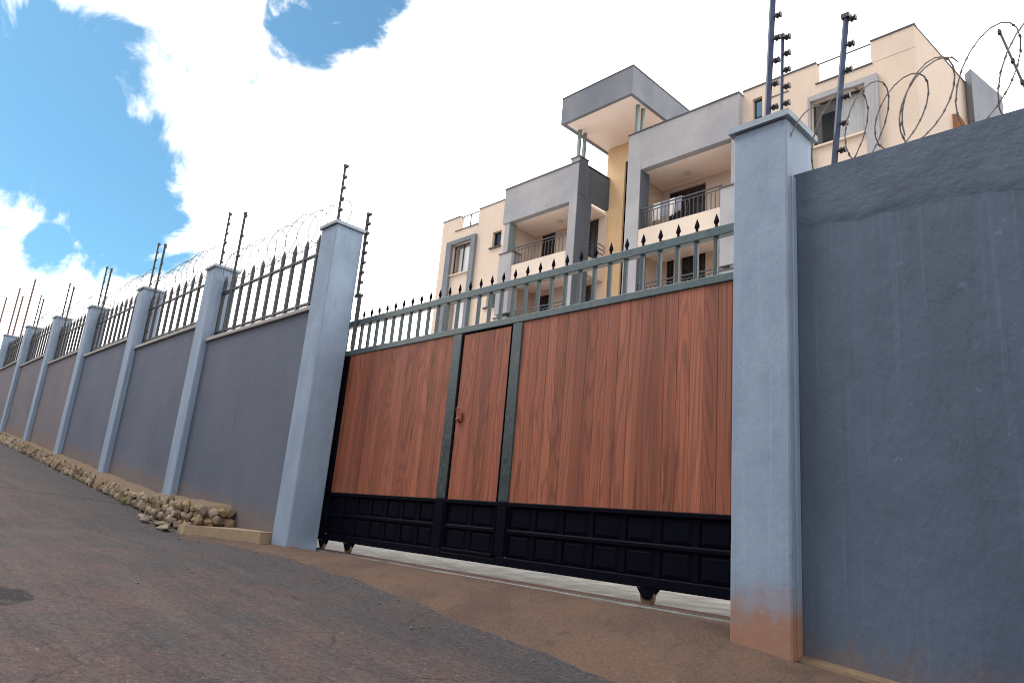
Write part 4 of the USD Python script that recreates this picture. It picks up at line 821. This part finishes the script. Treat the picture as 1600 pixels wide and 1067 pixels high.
# --- stair core and canopy
holes = [(-9.52, -9.22, 3.0, 16.3)]
MB().add(*wall_with_holes(-10.5, -7.72, 0, 17.19, 18.12, 18.34, holes)).build('stair_wall', M['ochre'], B)
bp('stair_side_wall', 'ochre', -10.499, -10.28, 18.341, 22.5, 0, 17.185)
sw = bp('stair_window', 'frame_dark', -9.519, -9.221, 18.24, 18.30, 3.0, 16.299)
one('pane', M['glass_dark'], sw, -9.50, -9.24, 18.20, 18.21, 3.0, 16.29)
for f in range(5): one('transom', M['frame_dark'], sw, -9.519, -9.221, 18.18, 18.198, 4.0 + f * FH - 0.03, 4.0 + f * FH + 0.03)
cn = MB(); CX0, CX1, CY0, CY1, CZ0, CZ1 = -10.80, -7.08, 15.23, 19.6, 17.22, 18.42
cn.box(CX0, CX1, CY0, CY0 + 0.15, CZ0 - 0.03, CZ1); cn.box(CX0, CX0 + 0.15, CY0 + 0.15, CY1, CZ0 - 0.03, CZ1); cn.box(CX1 - 0.15, CX1, CY0 + 0.15, CY1, CZ0 - 0.03, CZ1); cn.box(CX0 + 0.15, CX1 - 0.15, CY1 - 0.15, CY1, CZ0 - 0.03, CZ1)
can = cn.build('canopy', M['grey_dark'], B)
one('soffit', M['soffit'], can, CX0 + 0.151, CX1 - 0.151, CY0 + 0.151, CY1 - 0.151, CZ0, CZ0 + 0.2)
m = MB(); m.box(CX0 - 0.02, CX1 + 0.02, CY0 - 0.02, CY0 + 0.17, CZ1 + 0.001, CZ1 + 0.04); m.box(CX1 - 0.17, CX1 + 0.02, CY0 + 0.17, CY1, CZ1 + 0.001, CZ1 + 0.04); m.box(CX0 - 0.02, CX0 + 0.17, CY0 + 0.17, CY1, CZ1 + 0.001, CZ1 + 0.04); m.build('roof_edging', M['trim_dark'], can)
for (px, z0) in ((-10.47, 15.912), (-7.42, 15.932)):
    for py in (16.10, 16.44):
        p = bp('canopy_post', 'posts_green', px - 0.06, px + 0.06, py - 0.06, py + 0.06, z0, CZ0 - 0.001)
# laundry on the upper right balcony
lr = thing('drying_rack', 'clothes rack with white and grey laundry on the upper right balcony', 'drying rack', (-6.1, 16.75, 11.32))
m = MB()
for yy in (16.60, 16.95):
    m.tube([(-6.9, yy, 12.90), (-5.5, yy, 12.90)], 0.012, 5); 
for xx4 in (-6.9, -5.5):
    m.tube([(xx4, 16.55, 11.32), (xx4, 16.95, 12.90)], 0.012, 5); m.tube([(xx4, 17.0, 11.32), (xx4, 16.60, 12.90)], 0.012, 5)
m.build('rack_frame', M['steel'], lr)
for i, (xa, xb, ln, mt) in enumerate([(-6.85, -6.50, 0.72, 'cloth_white'), (-6.46, -6.15, 0.66, 'cloth_grey'), (-6.1, -5.85, 0.70, 'cloth_white'), (-5.82, -5.55, 0.62, 'cloth_grey')]):
    V, F = [], []
    for k in range(9):
        xx5 = xa + (xb - xa) * k / 8; yo = 0.02 * math.sin(k * 1.9 + i)
        V += [(xx5, 16.585 + yo * 0.2, 12.92), (xx5, 16.57 + yo, 12.92 - ln * 0.5), (xx5, 16.56 + yo * 1.3, 12.92 - ln * (1 + 0.04 * math.sin(k)))]
        if k:
            for j in range(2):
                a, b, c, d = 3 * k - 3 + j, 3 * k + j, 3 * k + j + 1, 3 * k - 2 + j; F += [(a, b, c), (a, c, d)]
    MB().add(np.array(V), np.array(F)).build('towel', M[mt], lr, smooth=60)
